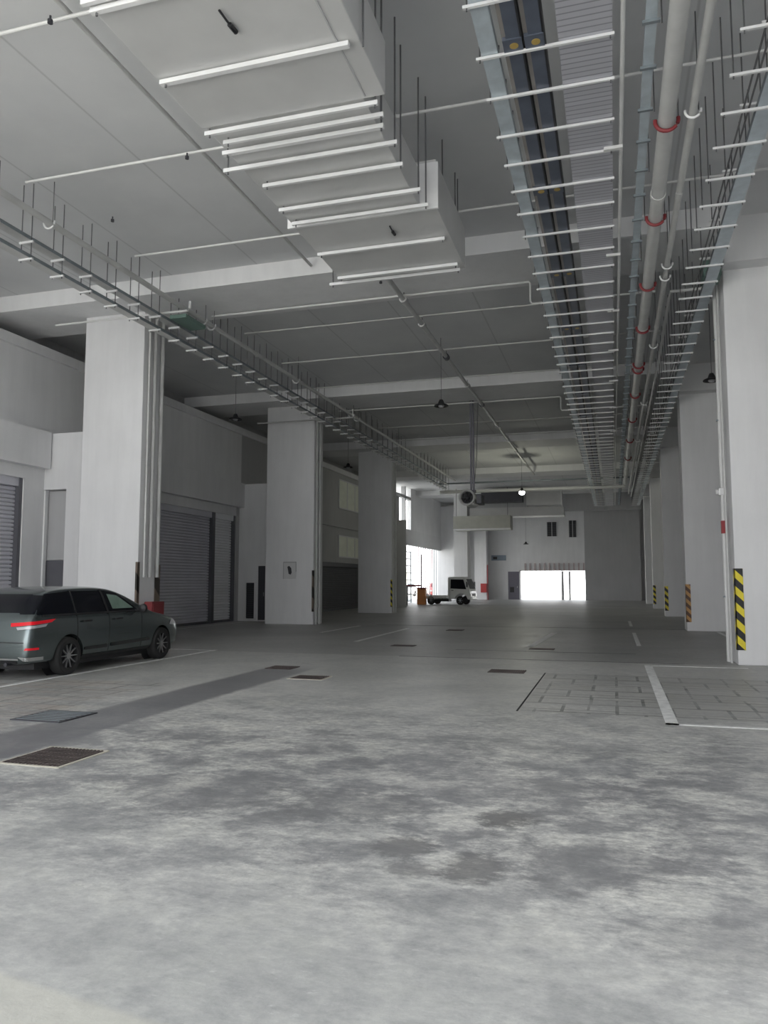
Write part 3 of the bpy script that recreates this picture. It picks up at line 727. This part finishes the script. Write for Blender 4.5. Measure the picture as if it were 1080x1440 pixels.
e = empty('manhole_cover', (-6.02, 7.35, 0), 'dark rectangular manhole cover at left beside the dark strip', 'manhole cover')
B(-.32, .32, -.32, .32, 0, .010).build('cover_plate', M['dark_metal'], e)
for k in range(7): B(-.28, .28, -.27 + k * .085, -.25 + k * .085, .010, .014).build('rib', M['galv_dark'], e)
def mark(x0, x1, y0, y1, m='line'): struct('floor_marking', B(x0, x1, y0, y1, .0, .004), M[m])
mark(.49, .62, 8.78, 14.8); mark(.49, 4.2, 8.78, 8.86); mark(.62, 2.2, 14.74, 14.8)
mark(.48, .58, 19.2, 24.0); mark(.48, .58, 27.5, 31); mark(2.9, 3.0, 17.5, 25)
b = MB(); b.add([(-6.32, 18.5, .004), (-6.18, 18.5, .004), (-6.32, 24.2, .004), (-6.46, 24.2, .004)], [(0, 1, 2, 3)]); struct('floor_marking', b, M['line'])
mark(-8.50, -8.40, 8.6, 15.4); mark(-13.8, -8.45, 15.28, 15.36); mark(-8.4, -8.3, 21.5, 25.2)
b = MB(); b.add([(-13.8, 16.9, .004), (-13.8, 17.0, .004), (-13.3, 21.7, .004), (-13.2, 26.5, .004), (-13.28, 26.5, .004), (-13.4, 21.7, .004)], [(0, 1, 2, 5), (5, 2, 3, 4)]); struct('floor_marking', b, M['line'])
mark(-2.35, -2.2, 2.30, 2.42)
b = MB(); b.add([(-1.98, 18.2, .004), (-1.80, 18.2, .004), (-1.62, 23.3, .004), (-1.80, 23.3, .004)], [(0, 1, 2, 3)]); struct('floor_marking', b, M['line'])
# saw-cut slab joints
for (x0, x1, y0, y1) in ((-1.13, -1.11, 9.2, 13.1), (-4.2, 1.2, 15.2, 15.215), (-8, 6, 26.0, 26.03), (-3.4, .4, 17.0, 17.012)):
    struct('floor_joint', B(x0, x1, y0, y1, 0, .003), M['grate_dark'])

# ------------------------------------------------------------------ pillar guards
def guard(xc, yf, z0, z1, side, m, label, wd=None, t=.015):
    wd = wd or (.13 if side < 0 else .055)
    g = MB(); s_ = side
    xa, xb = (xc - t, xc + wd) if s_ < 0 else (xc - wd, xc + t)
    g.box(xa, xb, yf - t, yf - .001, z0, z1)
    if s_ < 0: g.box(xc - t, xc - .001, yf - t, yf + wd, z0, z1)
    else: g.box(xc + .001, xc + t, yf - t, yf + wd, z0, z1)
    tag(g.build('corner_guard', M[m], loc=(xc, yf, z0)), label, 'corner guard')
guard(2.12, 15.3, .27, 1.74, -1, 'tape', 'yellow and black striped guard on the near right pillar corner')
guard(2.12, 25.4, .27, 1.42, -1, 'tape_old', 'faded orange striped guard on the second right pillar corner')
guard(2.12, 35.6, .25, 1.3, -1, 'tape', 'small black and yellow guard on the third right pillar')
guard(2.12, 45.8, .25, 1.3, -1, 'tape', 'tiny striped guard on the fourth right pillar')
guard(-10.42, 15.3, .3, 1.95, 1, 'tape_dark', 'dark worn guard on front corner of the first left pillar')
guard(-10.15, 25.4, .45, 1.9, 1, 'tape_dark', 'dirty dark guard on the front corner of second left pillar')
guard(-10.2, 35.6, .3, 1.6, 1, 'tape', 'black and yellow guard on the third left pillar corner')
g = MB(); g.box(-10.40, -10.39, 15.95, 16.16, .25, 1.9); g.box(-10.6, -10.39, 16.15, 16.165, .25, 1.9)
tag(g.build('rear_corner_guard', M['tape_dark'], loc=(-10.4, 16.1, .3)), 'thin dark guard on the rear corner of first left pillar', 'corner guard')
# red hose cabinet low beside first left pillar
e = empty('fire_cabinet', (-10.2, 15.75, 0), 'low red fire cabinet at the side of the first left pillar', 'cabinet')
B(-.16, .05, -.26, .26, .0, 1.04).build('body', M['redclamp'], e, bevel=.02)
B(.05, .062, -.22, .22, .08, 1.0).build('door', M['redclamp'], e, bevel=.005)
B(.062, .08, .15, .18, .5, .65).build('handle', M['chrome'], e)
# notice on second pillar
e = empty('wall_notice', (-11.05, 25.39, 1.9), 'small framed paper notice with a dark blot on second left pillar', 'notice')
B(-.24, .24, -.012, .0, -.30, .30).build('sheet', M['paper'], e)
g = MB(); g.box(-.25, .25, -.02, -.0, .27, .31); g.box(-.25, -.23, -.02, 0, -.3, .3); g.box(.23, .25, -.02, 0, -.05, .3); g.build('frame', M['dim'], e)
g = MB(); g.prism([(-.09, .13), (-.02, .16), (.06, .08), (.08, -.08), (.04, -.15), (-.04, -.12), (-.06, .0)], 'y', -.018, -.012); g.build('printed_mark', M['ink'], e)

# ------------------------------------------------------------------ cars
def lerp(a, b, t): return a + (b - a) * t
def interp(tab, y):
    for a, b in zip(tab, tab[1:]):
        if y <= b[0]:
            t = (y - a[0]) / (b[0] - a[0]) if b[0] > a[0] else 0
            return [lerp(p, q, t) for p, q in zip(a[1:], b[1:])]
    return list(tab[-1][1:])

def body_mesh(name, st, belt, drop, wheels, wr, m, hw_wheel):
    """closed lofted car shell: st rows are (y, z_top, half_width, z_bottom)"""
    rings = []
    for (y, zt, hw, zb) in st:
        zs = min(belt, zt - .07)
        gh = max(0, zt - belt - .05)
        wt = hw - drop * min(1, gh / .42)
        p = [(0, zb), (hw * .86, zb), (hw * .965, zb + .05), (hw * .99, lerp(zb, zs, .3)), (hw, lerp(zb, zs, .62)), (hw * .985, zs - .03), (hw * .955, zs + .015)]
        if gh > 0:
            p += [(lerp(hw * .945, wt, .35), lerp(zs + .02, zt - .05, .35)), (wt, zt - .055), (wt - .07, zt - .012), (wt * .5, zt), (0, zt + .004)]
        else:
            p += [(hw * .90, lerp(zs, zt, .55)), (hw * .82, lerp(zs, zt, .8)), (hw * .7, zt - .008), (hw * .4, zt), (0, zt + .003)]
        rings.append([(x, y, z) for x, z in p])
    n = len(rings[0]); vs = []; fs = []
    for r_ in rings:
        vs += r_ + [(-x, y, z) for x, y, z in r_[1:-1]][::-1]
    N = 2 * n - 2
    for i in range(len(rings) - 1):
        for j in range(N): fs.append((i * N + j, i * N + (j + 1) % N, (i + 1) * N + (j + 1) % N, (i + 1) * N + j))
    fs.append(tuple(range(N))[::-1]); fs.append(tuple((len(rings) - 1) * N + j for j in range(N)))
    g = MB(); g.add(vs, fs); o = g.build(name, m, smooth=True)
    ss = o.modifiers.new('ss', 'SUBSURF'); ss.levels = 2; ss.render_levels = 2
    cut = []
    for y in wheels:
        c_ = MB(); c_.lathe([(wr, 0), (wr, 3)], (-1.5, y, wr - .06), (1, 0, 0), 40)
        # leave the middle of the floor intact with two side pockets
        cc = MB()
        for s_ in (-1, 1): cc.lathe([(wr, 0), (wr, .8)], (s_ * (hw_wheel - .27) if s_ > 0 else -(hw_wheel - .27) - .8, y, wr - .055), (1, 0, 0), 40)
        co = cc.build('wheel_pocket_cutter', m); cut.append(co)
        bo = o.modifiers.new('arch', 'BOOLEAN'); bo.operation = 'DIFFERENCE'; bo.solver = 'EXACT'; bo.object = co
    dg = bpy.context.evaluated_depsgraph_get(); dg.update()
    me = bpy.data.meshes.new_from_object(o.evaluated_get(dg)); 
    # solid shell for projecting trims (before arches)
    for md in list(o.modifiers):
        if md.type == 'BOOLEAN': o.modifiers.remove(md)
    dg.update(); bv = BVHTree.FromObject(o, dg)
    o.modifiers.clear(); o.data = me; me.name = name
    try: me.set_sharp_from_angle(angle=R(35))
    except Exception: pass
    for c_ in cut: bpy.data.objects.remove(c_)
    return o, bv

def patch(bv, quad, frm, d, U, V, off, nu=14, nv=8, th=0):
    """panel laid on the shell: quad corners (u,v) bl, br, tr, tl projected along d"""
    d = Vector(d).normalized(); U = Vector(U).normalized(); V = Vector(V); frm = Vector(frm)
    vs = []; ok = []
    for j in range(nv + 1):
        for i in range(nu + 1):
            s_, t = i / nu, j / nv
            u = (quad[0][0] * (1 - s_) + quad[1][0] * s_) * (1 - t) + (quad[3][0] * (1 - s_) + quad[2][0] * s_) * t
            v = (quad[0][1] * (1 - s_) + quad[1][1] * s_) * (1 - t) + (quad[3][1] * (1 - s_) + quad[2][1] * s_) * t
            o_ = frm + U * u + V * v
            h_ = bv.ray_cast(o_, d)
            if h_[0] is None: vs.append(o_ - d * 0); ok.append(False)
            else: vs.append(h_[0] + h_[1] * off * (1 if h_[1].dot(d) < 0 else -1)); ok.append(True)
    fs = []
    for j in range(nv):
        for i in range(nu):
            q = (j * (nu + 1) + i, j * (nu + 1) + i + 1, (j + 1) * (nu + 1) + i + 1, (j + 1) * (nu + 1) + i)
            if all(ok[k] for k in q): fs.append(q)
    g = MB(); used = sorted({k for f in fs for k in f}); ix = {k: n for n, k in enumerate(used)}
    g.add([vs[k] for k in used], [tuple(ix[k] for k in f) for f in fs]); return g

def merge(*gs):
    g = MB()
    for a in gs: g.add(a.v, a.f)
    return g

def wheel(parent, x, y, r, side, wd=.2, spokes=10, rimm='rim'):
    w_ = MB(); t = wd / 2; w_.lathe([(r * .66, -t), (r * .9, -t), (r * .975, -t * .8), (r, -t * .5), (r, t * .5), (r * .975, t * .8), (r * .9, t), (r * .66, t), (r * .64, t * .8), (r * .64, -t)], (0, 0, 0), (1, 0, 0), 40, True)
    wo = w_.build('wheel', M['tyre'], parent, smooth=True); wo.location = (x, y, r)
    g = MB(); g.lathe([(r * .65, t * .85), (r * .685, t * .95), (r * .685, t * .7)], (0, 0, 0), (side, 0, 0), 40, True); 
    g.lathe([(r * .17, t * .5), (r * .16, t * .82), (.0, t * .84)], (0, 0, 0), (side, 0, 0), 16)
    for k in range(spokes):
        a = 2 * PI * k / spokes; da = .07 + .05 * (k % 2); vs = []
        for (rr, dd, h_) in ((.14, .10, .78), (.66, .045, .86)):
            for s_ in (-1, 1):
                aa = a + s_ * dd * (.66 / rr if rr < .2 else 1) * .55
                vs += [(side * t * h_, math.cos(aa) * rr * r, math.sin(aa) * rr * r), (side * t * (h_ - .25), math.cos(aa) * rr * r, math.sin(aa) * rr * r)]
        g.add(vs, [(0, 4, 6, 2), (1, 3, 7, 5), (0, 1, 5, 4), (2, 6, 7, 3)])
    g.build('rim', M[rimm], wo)
    g = MB(); g.lathe([(r * .64, t * .1), (.0, t * .12)], (0, 0, 0), (side, 0, 0), 32); g.build('brake_disc', M['rimdark'], wo)
    return wo

# the parked estate car at the left (y runs forward from the rear bumper)
E_ = empty('car', (-9.33, 9.72, 0), 'grey-green estate car with red tail lamp parked at left', 'car', rz=R(0.5))
ST = [(.0, .60, .74, .34), (.015, .70, .79, .28), (.05, .90, .835, .24), (.13, 1.02, .85, .23), (.24, 1.14, .856, .22), (.38, 1.27, .857, .22), (.56, 1.37, .86, .22), (.9, 1.405, .862, .21), (1.4, 1.425, .864, .21),
      (1.9, 1.42, .864, .21), (2.3, 1.385, .864, .21), (2.65, 1.26, .863, .21), (2.95, 1.12, .862, .21), (3.25, .985, .858, .21), (3.55, .93, .85, .22), (3.9, .875, .835, .22), (4.2, .80, .80, .23), (4.38, .70, .74, .25), (4.47, .58, .64, .30), (4.50, .48, .54, .36)]
RW, FW, WR = .92, 3.64, .305
body, BV = body_mesh('body', ST, .93, .21, (RW, FW), .355, M['car'], .86)
body.parent = E_
def side(quad, s_=1, off=.004, **k): return patch(BV, [(y, z) for y, z in quad], (s_ * 3, 0, 0), (-s_, 0, 0), (0, 1, 0), (0, 0, 1), off, **k)
def rear(quad, off=.004, **k): return patch(BV, quad, (0, -3, 0), (0, 1, 0), (1, 0, 0), (0, 0, 1), off, **k)
def corner(quad, s_=1, off=.006, **k):
    return patch(BV, quad, (s_ * 2.2, -1.4, 0), (-s_ * .62, .785, 0), (s_ * .785, .62, 0), (0, 0, 1), off, **k)
for s_ in (1, -1):
    side([(.20, .985), (1.08, .985), (1.10, 1.345), (.52, 1.30)], s_).build('rear_quarter_window', M['glass'], E_, smooth=True)
    side([(1.12, .985), (1.92, .98), (1.88, 1.345), (1.14, 1.34)], s_).build('rear_door_window', M['glass'], E_, smooth=True)
    side([(1.98, .98), (2.86, .975), (2.36, 1.30), (1.94, 1.345)], s_).build('front_door_window', M['glass'], E_, smooth=True)
    side([(2.10, 1.02), (2.72, 1.02), (2.34, 1.25), (2.06, 1.28)], s_, .007).build('painted_see_through_light', M['glass_painted_light'], E_, smooth=True)  # opaque overlay, painted pale green for the light showing through the window
    side([(.30, .955), (2.95, .95), (2.95, .98), (.32, .985)], s_, .006, nu=40, nv=1).build('belt_moulding', M['trim'], E_, smooth=True)
    merge(side([(1.10, .94), (1.12, .94), (1.14, 1.36), (1.11, 1.36)], s_, .009), side([(1.92, .94), (1.98, .94), (1.94, 1.36), (1.88, 1.36)], s_, .009)).build('window_pillar_trim', M['trim'], E_)
    for (y0, y1, z0, z1) in ((1.10, 1.112, .42, .96), (1.945, 1.957, .30, .97), (2.93, 2.942, .30, .95)):
        side([(y0, z0), (y1, z0), (y1, z1), (y0, z1)], s_, .002, nu=1, nv=20).build('door_gap', M['trim'], E_)
    side([(1.30, .37), (1.90, .37), (1.90, .425), (1.30, .415)], s_, .012, nu=20, nv=2).build('side_moulding', M['trim'], E_)
    side([(2.0, .38), (3.2, .40), (3.2, .455), (2.0, .435)], s_, .012, nu=24, nv=2).build('side_moulding', M['trim'], E_)
    side([(1.26, .205), (3.24, .205), (3.24, .29), (1.26, .29)], s_, .012, nu=30, nv=2).build('sill_skirt', M['trim'], E_)
    for y_ in (1.22, 2.08):
        g = MB(); x_ = s_ * .868; g.box(min(x_, x_ + s_ * .035), max(x_, x_ + s_ * .035), y_, y_ + .2, .835, .865); g.build('door_handle', M['trim'], E_, bevel=.01)
    g = MB(); x_ = s_ * .93; g.lathe([(.02, -.06), (.075, -.03), (.085, .02), (.05, .06)], (x_ + s_ * .04, 2.78, 1.01), (0, 1, 0), 14); g.box(min(s_ * .8, x_), max(s_ * .8, x_), 2.76, 2.80, .96, .99)
    g.build('side_mirror', M['trim'], E_, smooth=True)
    # lamps
    corner([(-.46, .81), (.10, .865), (.16, .915), (-.46, .865)], s_, .008, nu=28, nv=6).build('tail_lamp', M['tail'], E_, smooth=True)
    corner([(-.36, .76), (.02, .805), (.05, .85), (-.38, .80)], s_, .010, nu=20, nv=4).build('lamp_lower_lens', M['lampclear'], E_, smooth=True)
    corner([(-.26, .46), (-.06, .46), (-.06, .495), (-.24, .495)], s_, .008, nu=8, nv=2).build('rear_reflector', M['tail'], E_)
    corner([(-.26, .30), (.0, .30), (.0, .35), (-.34, .36)], s_, .012, nu=14, nv=3).build('chrome_bumper_corner', M['chrome'], E_)
    side([(3.92, .66), (4.30, .62), (4.30, .70), (4.02, .76)], s_, .008).build('head_lamp', M['lampclear'], E_, smooth=True)
    for y_ in (RW, FW): wheel(E_, s_ * .765, y_, WR, s_)
    g = MB()
    for y_ in (RW, FW):
        g.lathe([(.352, 0), (.352, .01)], (s_ * .585, y_, .30), (s_, 0, 0), 36)
    g.build('arch_liner', M['black'], E_)
rear([(-.60, 1.02), (.60, 1.02), (.50, 1.30), (-.50, 1.30)]).build('rear_window', M['glass'], E_, smooth=True)
[corner([(-.35, 1.0), (.22, 1.0), (.34, 1.26), (-.30, 1.29)], s_, .006).build('rear_corner_glass', M['glass'], E_, smooth=True) for s_ in (1, -1)]
patch(BV, [(-.66, 3.22), (.66, 3.22), (.54, 2.35), (-.54, 2.35)], (0, 0, 3), (0, 0, -1), (1, 0, 0), (0, 1, 0), .004).build('windscreen', M['glass'], E_, smooth=True)
rear([(-.72, .565), (.74, .565), (.74, .58), (-.72, .58)], .004, nu=30, nv=1).build('tailgate_gap', M['trim'], E_)
rear([(-.24, .66), (.24, .66), (.24, .77), (-.24, .77)], .012, nu=6, nv=3).build('number_plate', M['black'], E_)
g = MB()
for k, x_ in enumerate((.10, .155, .205)):
    if k == 2: g.box(x_ - .006, x_ + .006, -.004, .004, .68, .75)
    else: g.prism([(x_ - .018, .75), (x_ + .018, .75), (x_ + .018, .742), (x_ - .004, .68), (x_ - .013, .68), (x_ + .006, .742), (x_ - .018, .742)], 'y', -.004, .004)
po = g.build('plate_characters', M['paper'], E_); 
h_ = BV.ray_cast(Vector((.15, -3, .715)), Vector((0, 1, 0)))[0]; po.location.y = h_.y - .02
rear([(-.66, .31), (.66, .31), (.66, .335), (-.66, .335)], .01, nu=24, nv=1).build('bumper_strip', M['chrome'], E_)
rear([(-.62, .23), (.62, .23), (.62, .30), (-.62, .30)], .006, nu=24, nv=2).build('bumper_lower_trim', M['trim'], E_)
B(-.56, .56, .18, .50, 1.39, 1.42).build('tailgate_spoiler', M['car'], E_, bevel=.012) if False else None
B(-.70, .70, .3, 4.2, .14, .26).build('underbody', M['black'], E_)
T([(.45, -.02, .24), (.45, .3, .24)], .03, 12).build('exhaust_pipe', M['dark_metal'], E_)

def small_car(loc, rz, label, paint):
    e = empty('car', loc, label, 'car', rz=rz)
    st = [(.0, .55, .60, .34), (.05, .75, .76, .26), (.25, .98, .82, .22), (.7, 1.30, .84, .2), (1.2, 1.42, .85, .2), (2.2, 1.40, .85, .2), (2.7, 1.2, .85, .2), (3.1, .96, .84, .2), (3.6, .88, .82, .22), (4.0, .70, .76, .24), (4.12, .52, .6, .34)]
    bo, bv_ = body_mesh('body', st, .9, .2, (.8, 3.3), .34, M[paint], .85); bo.parent = e
    for s_ in (1, -1):
        patch(bv_, [(.5, .96), (2.75, .95), (2.2, 1.30), (.75, 1.28)], (s_ * 3, 0, 0), (-s_, 0, 0), (0, 1, 0), (0, 0, 1), .005).build('side_window', M['glass'], e, smooth=True)
        for y_ in (.8, 3.3): wheel(e, s_ * .75, y_, .3, s_, spokes=6)
        patch(bv_, [(3.6, .6), (4.0, .58), (3.95, .68), (3.7, .72)], (s_ * 3, 0, 0), (-s_, 0, 0), (0, 1, 0), (0, 0, 1), .006).build('head_lamp', M['lampclear'], e)
    patch(bv_, [(-.6, 1.0), (.6, 1.0), (.5, 1.30), (-.5, 1.30)], (0, -3, 0), (0, 1, 0), (1, 0, 0), (0, 0, 1), .005).build('rear_window', M['glass'], e)
    patch(bv_, [(-.66, 3.1), (.66, 3.1), (.54, 2.3), (-.54, 2.3)], (0, 0, 3), (0, 0, -1), (1, 0, 0), (0, 1, 0), .005).build('windscreen', M['glass'], e)
    B(-.65, .65, .2, 3.9, .13, .26).build('underbody', M['black'], e)
    return e
small_car((-17.6, 77.0, 0), R(200), 'red car parked outside, seen left of the white truck', 'paintred')
small_car((-20.1, 77.5, 0), R(170), 'white car parked outside beside the red car, behind the orange cabinet', 'paintwhite')

# light truck nosing out of the side entrance (x runs forward)
t_ = empty('truck', (-9.6, 50.2, 0), 'small white flatbed truck with cab facing right, before far pillars', 'truck', rz=R(-6))
t_.scale = (.86, .86, .92)
# built with +x as its nose
cab = MB(); cab.prism([(-.85, .42), (-.85, 1.88), (-.70, 1.97), (.35, 1.97), (.55, 1.88), (.86, 1.12), (.92, .95), (.93, .38), (.72, .38), (.60, .62), (.35, .78), (.05, .78), (-.2, .62), (-.30, .42)], 'y', -.85, .85)
cab.build('cab', M['paintwhite'], t_, bevel=.05)
for s_ in (-1, 1):
    y0, y1 = (s_ * .853, s_ * .862) if s_ > 0 else (s_ * .862, s_ * .853)
    g = MB(); g.prism([(-.62, 1.15), (.62, 1.10), (.40, 1.78), (-.60, 1.80)], 'y', y0, y1); g.build('door_window', M['glass'], t_)
    g = MB(); g.prism([(-.68, .45), (-.66, .45), (-.66, 1.85), (-.68, 1.85)], 'y', y0, y1); g.build('door_gap', M['trim'], t_)
    g = MB(); g.box(-.55, -.38, min(y0, s_ * .89), max(y1, s_ * .89), 1.0, 1.04); g.build('door_handle', M['trim'], t_)
    g = MB(); g.box(.70, .78, min(s_ * .9, s_ * 1.12), max(s_ * .9, s_ * 1.12), 1.25, 1.62); g.box(.66, .72, min(s_ * .8, s_ * 1.0), max(s_ * .8, s_ * 1.0), 1.6, 1.63); g.build('side_mirror', M['trim'], t_)
    g = MB(); g.box(.92, .96, min(s_ * .5, s_ * .8), max(s_ * .5, s_ * .8), .58, .78); g.build('head_lamp', M['lampclear'], t_)
g = MB(); g.add([(.585, -.72, 1.82), (.585, .72, 1.82), (.875, .76, 1.14), (.875, -.76, 1.14)], [(0, 1, 2, 3)]); g.add([(.60, -.72, 1.82), (.60, .72, 1.82), (.89, .76, 1.14), (.89, -.76, 1.14)], [(0, 1, 2, 3)]); g.build('windscreen', M['glass'], t_)
B(.92, .97, -.45, .45, .62, .80).build('grille', M['trim'], t_); B(.88, 1.0, -.83, .83, .36, .55).build('bumper', M['paintwhite'], t_, bevel=.03)
B(-2.6, -.92, -.35, .35, .22, .40).build('chassis', M['black'], t_)
B(-2.7, -.95, -.84, .84, .40, .48).build('flatbed', M['galv_dark'], t_); 
for s_ in (-1, 1): B(-2.7, -.95, min(s_ * .80, s_ * .84), max(s_ * .80, s_ * .84), .40, .64).build('bed_side', M['paintwhite'], t_)
def twheel(x, y, s_):
    h_ = bpy.data.objects.new('wheel_set', None); 
    o = wheel(t_, 0, 0, .31, 1, spokes=6, rimm='galv'); o.rotation_euler.z = R(90) * s_; o.location = (x, y, .31); bpy.data.objects.remove(h_)
for x_ in (.12, -2.2):
    for s_ in (-1, 1): twheel(x_, s_ * .74, s_)

# ------------------------------------------------------------------ side entrance: barrier, kiosk, gate
e = empty('barrier_gate', (-12.15, 49.6, 0), 'orange barrier cabinet with its thin boom raised upright', 'barrier')
B(-.28, .28, -.2, .2, 0, 1.02).build('cabinet', M['orange'], e, bevel=.03)
B(-.30, .30, -.22, .22, 1.02, 1.12).build('cap', M['red'], e, bevel=.02)
g = MB()
g.tube([(.05, -.24, 1.0), (.05, -.24, 3.3)], .035, 8); g.build('boom', M['redclamp'], e)
e = empty('barrier_arm_stand', (-12.75, 47.7, 0), 'low red barrier arm on dark stand left of the orange cabinet', 'barrier')
B(-.12, .12, -.12, .12, 0, 1.25).build('stand', M['dark_metal'], e)
B(-.05, 1.0, -.04, .04, 1.2, 1.3).build('arm', M['red'], e)
e = empty('ticket_machine', (-12.55, 45.6, 0), 'dark ticket machine behind the third left pillar', 'ticket machine')
B(-.25, .25, -.2, .2, 0, 1.45).build('body', M['dark_metal'], e, bevel=.03); B(-.15, .15, -.215, -.2, 1.0, 1.3).build('screen', M['glass'], e)
e = empty('mesh_gate', (-14.0, 52.2, 0), 'grey mesh gate standing open at the side entrance', 'gate')
g = MB()
for k in range(8): z_ = .1 + k * .5; g.box(-.02, .02, -1.7, 1.7, z_, z_ + .05)
for k in range(9): y_ = -1.7 + k * .42; g.box(-.02, .02, y_, y_ + .04, .1, 3.65)
g.build('mesh_infill', M['galv_dark'], e)
B(-.04, .04, 1.66, 1.76, 0, 3.7).build('gate_post', M['galv'], e); B(-.04, .04, -1.76, -1.66, 0, 3.7).build('gate_post', M['galv'], e)
for k in range(9):
    y_ = 56.4 + k * .75; tag(T([(-14.05, y_, 0), (-14.05, y_, 4.1)], .03, 6).build('fence_bar', M['redclamp'] if k % 3 == 0 else M['galv_dark']), ORDW[k] + ' tall thin upright bar in the open side entrance, from the gate', 'bar', 'upright bars in the side entrance')
tag(B(-26, -24, 60, 92, 0, 3.0).build('boundary_wall', M['lit_panel'], loc=(-25, 76, 0)), 'pale low boundary wall outside the side entrance', 'wall', kind='structure')

# ------------------------------------------------------------------ far end
e = empty('far_duct', (-4.6, 55.4, 6.35), 'pale boxy duct hanging above the far opening', 'air duct')
B(-1.2, 1.2, -.4, .8, .55, 1.48).build('plenum_box', M['duct'], e); B(-5.5, 1.3, .8, 2.4, -.1, .55).build('duct_body', M['duct'], e); B(1.2, 1.26, -.45, .85, .5, 1.48).build('flange', M['bright'], e)
tag(B(-8.9, -6.0, 54.2, 55.0, 7.1, 7.84).build('dark_duct', M['dark_metal'], loc=(-7.4, 55, 7.4)), 'dark duct above the pale far duct, left of the lit lamp', 'air duct')
e = empty('low_duct', (-9.0, 55.0, 5.2), 'long beige duct hanging lowest, beside the fifth left pillar', 'air duct')
B(-2.0, 2.1, -.5, .9, .0, 1.0).build('duct_body', M['beige'], e); B(-2.0, 2.15, -.56, -.5, -.03, .08).build('lip', M['bright'], e)
for x_ in (-1.8, 1.9): T([(x_, -.3, .9), (x_, -.3, 3.0)], .02, 6).build('hanger_rod', M['rod'], e)
struct('beam', B(-10.4, 2.1, 60.0, 60.6, 6.9, ZS), M['dim'])
e = struct('door_2', B(-8.6, -7.66, YF - .06, YF, 0, 2.35), M['grey_metal']); struct('door_frame', merge(B(-8.72, -8.6, YF - .08, YF, 0, 2.45), B(-7.66, -7.56, YF - .08, YF, 0, 2.45), B(-8.72, -7.56, YF - .08, YF, 2.35, 2.45)), M['wall'], e)
struct('door_handle', B(-7.85, -7.78, YF - .12, YF - .06, 1.0, 1.15), M['chrome'], e); struct('door_vent', B(-8.45, -8.1, YF - .08, YF - .06, .6, 1.05), M['black'], e)
tag(B(-10.0, -8.75, YF - .08, YF, 3.3, 3.75).build('wall_sign', M['sign'], loc=(-9.4, YF, 3.5)), 'small grey-blue sign board on far wall left of the opening', 'sign')
tag(B(-9.85, -9.5, YF - .10, YF - .081, 3.4, 3.62).build('camera_box', M['black'], loc=(-9.7, YF, 3.5)), 'tiny dark box on the grey-blue sign board', 'box')
e = empty('wall_hose_cabinet', (-10.4, 64.2, .6), 'small red hose cabinet on the far left pillar', 'cabinet')
B(-.25, .25, -.1, .18, 0, .75).build('body', M['red'], e); B(-.22, .22, -.12, -.1, .04, .7).build('door', M['paintred'], e)
tag(T([(-10.08, 64.3, 0), (-10.08, 64.3, 2.9)], .045, 8).build('red_riser_pipe', M['red']), 'thin red riser pipe on the far left pillar', 'pipe')
for (x0, x1, z0, z1, lb) in ((-5.25, -4.5, 5.3, 6.5, 'left'), (-3.45, -2.9, 5.2, 6.6, 'right')):
    e = empty('high_louvre', ((x0 + x1) / 2, YF - .02, z0), 'dark louvre high on the far wall, %s of the pair' % lb, 'louvre'); h_ = (x1 - x0) / 2
    B(-h_, h_, 0, .02, 0, z1 - z0).build('backing', M['black'], e)
    for k in range(8): B(-h_, h_, -.05, 0, k * .15, k * .15 + .05).build('slat', M['dark_metal'], e)
    f = MB(); f.box(-h_ - .05, -h_, -.06, .02, 0, z1 - z0); f.box(h_, h_ + .05, -.06, .02, 0, z1 - z0); f.box(-.03, .03, -.07, .0, 0, z1 - z0); f.build('frame', M['dim'], e)
e = empty('exit_gate', (-4.4, YF + .3, 0), 'white framed gate with upright bars standing in the far bright opening', 'gate')
for (x0, x1) in ((-.15, .05), (.45, .6)):
    B(x0 + .35, x1 + .35, -.1, .1, 0, OZ - .02).build('gate_post', M['dim'], e)
g = MB()
for k in range(16): g.box(-2.6 + k * .36, -2.56 + k * .36, 0, .04, 1.7, OZ - .02)
g.build('upper_bars', M['lit_panel'], e)
for k in range(14):
    tag(B(-7.2 + k * .40, -7.08 + k * .40, YF - .12, YF, OZ, 3.05).build('slat', M['pink'], loc=(-7.2 + k * .4, YF, OZ)), ORDW[k] + ' short upright slat over the far opening, from its left end', 'slat', 'slats above the far opening')
# rain water gutter beam along far bay
tag(T([(-10, 44.6, 7.3), (1.0, 44.6, 7.3)], .05, 8).build('thin_cross_pipe', M['galv_dark'], smooth=True), 'thin dark pipe above the long white crossing pipe', 'pipe')
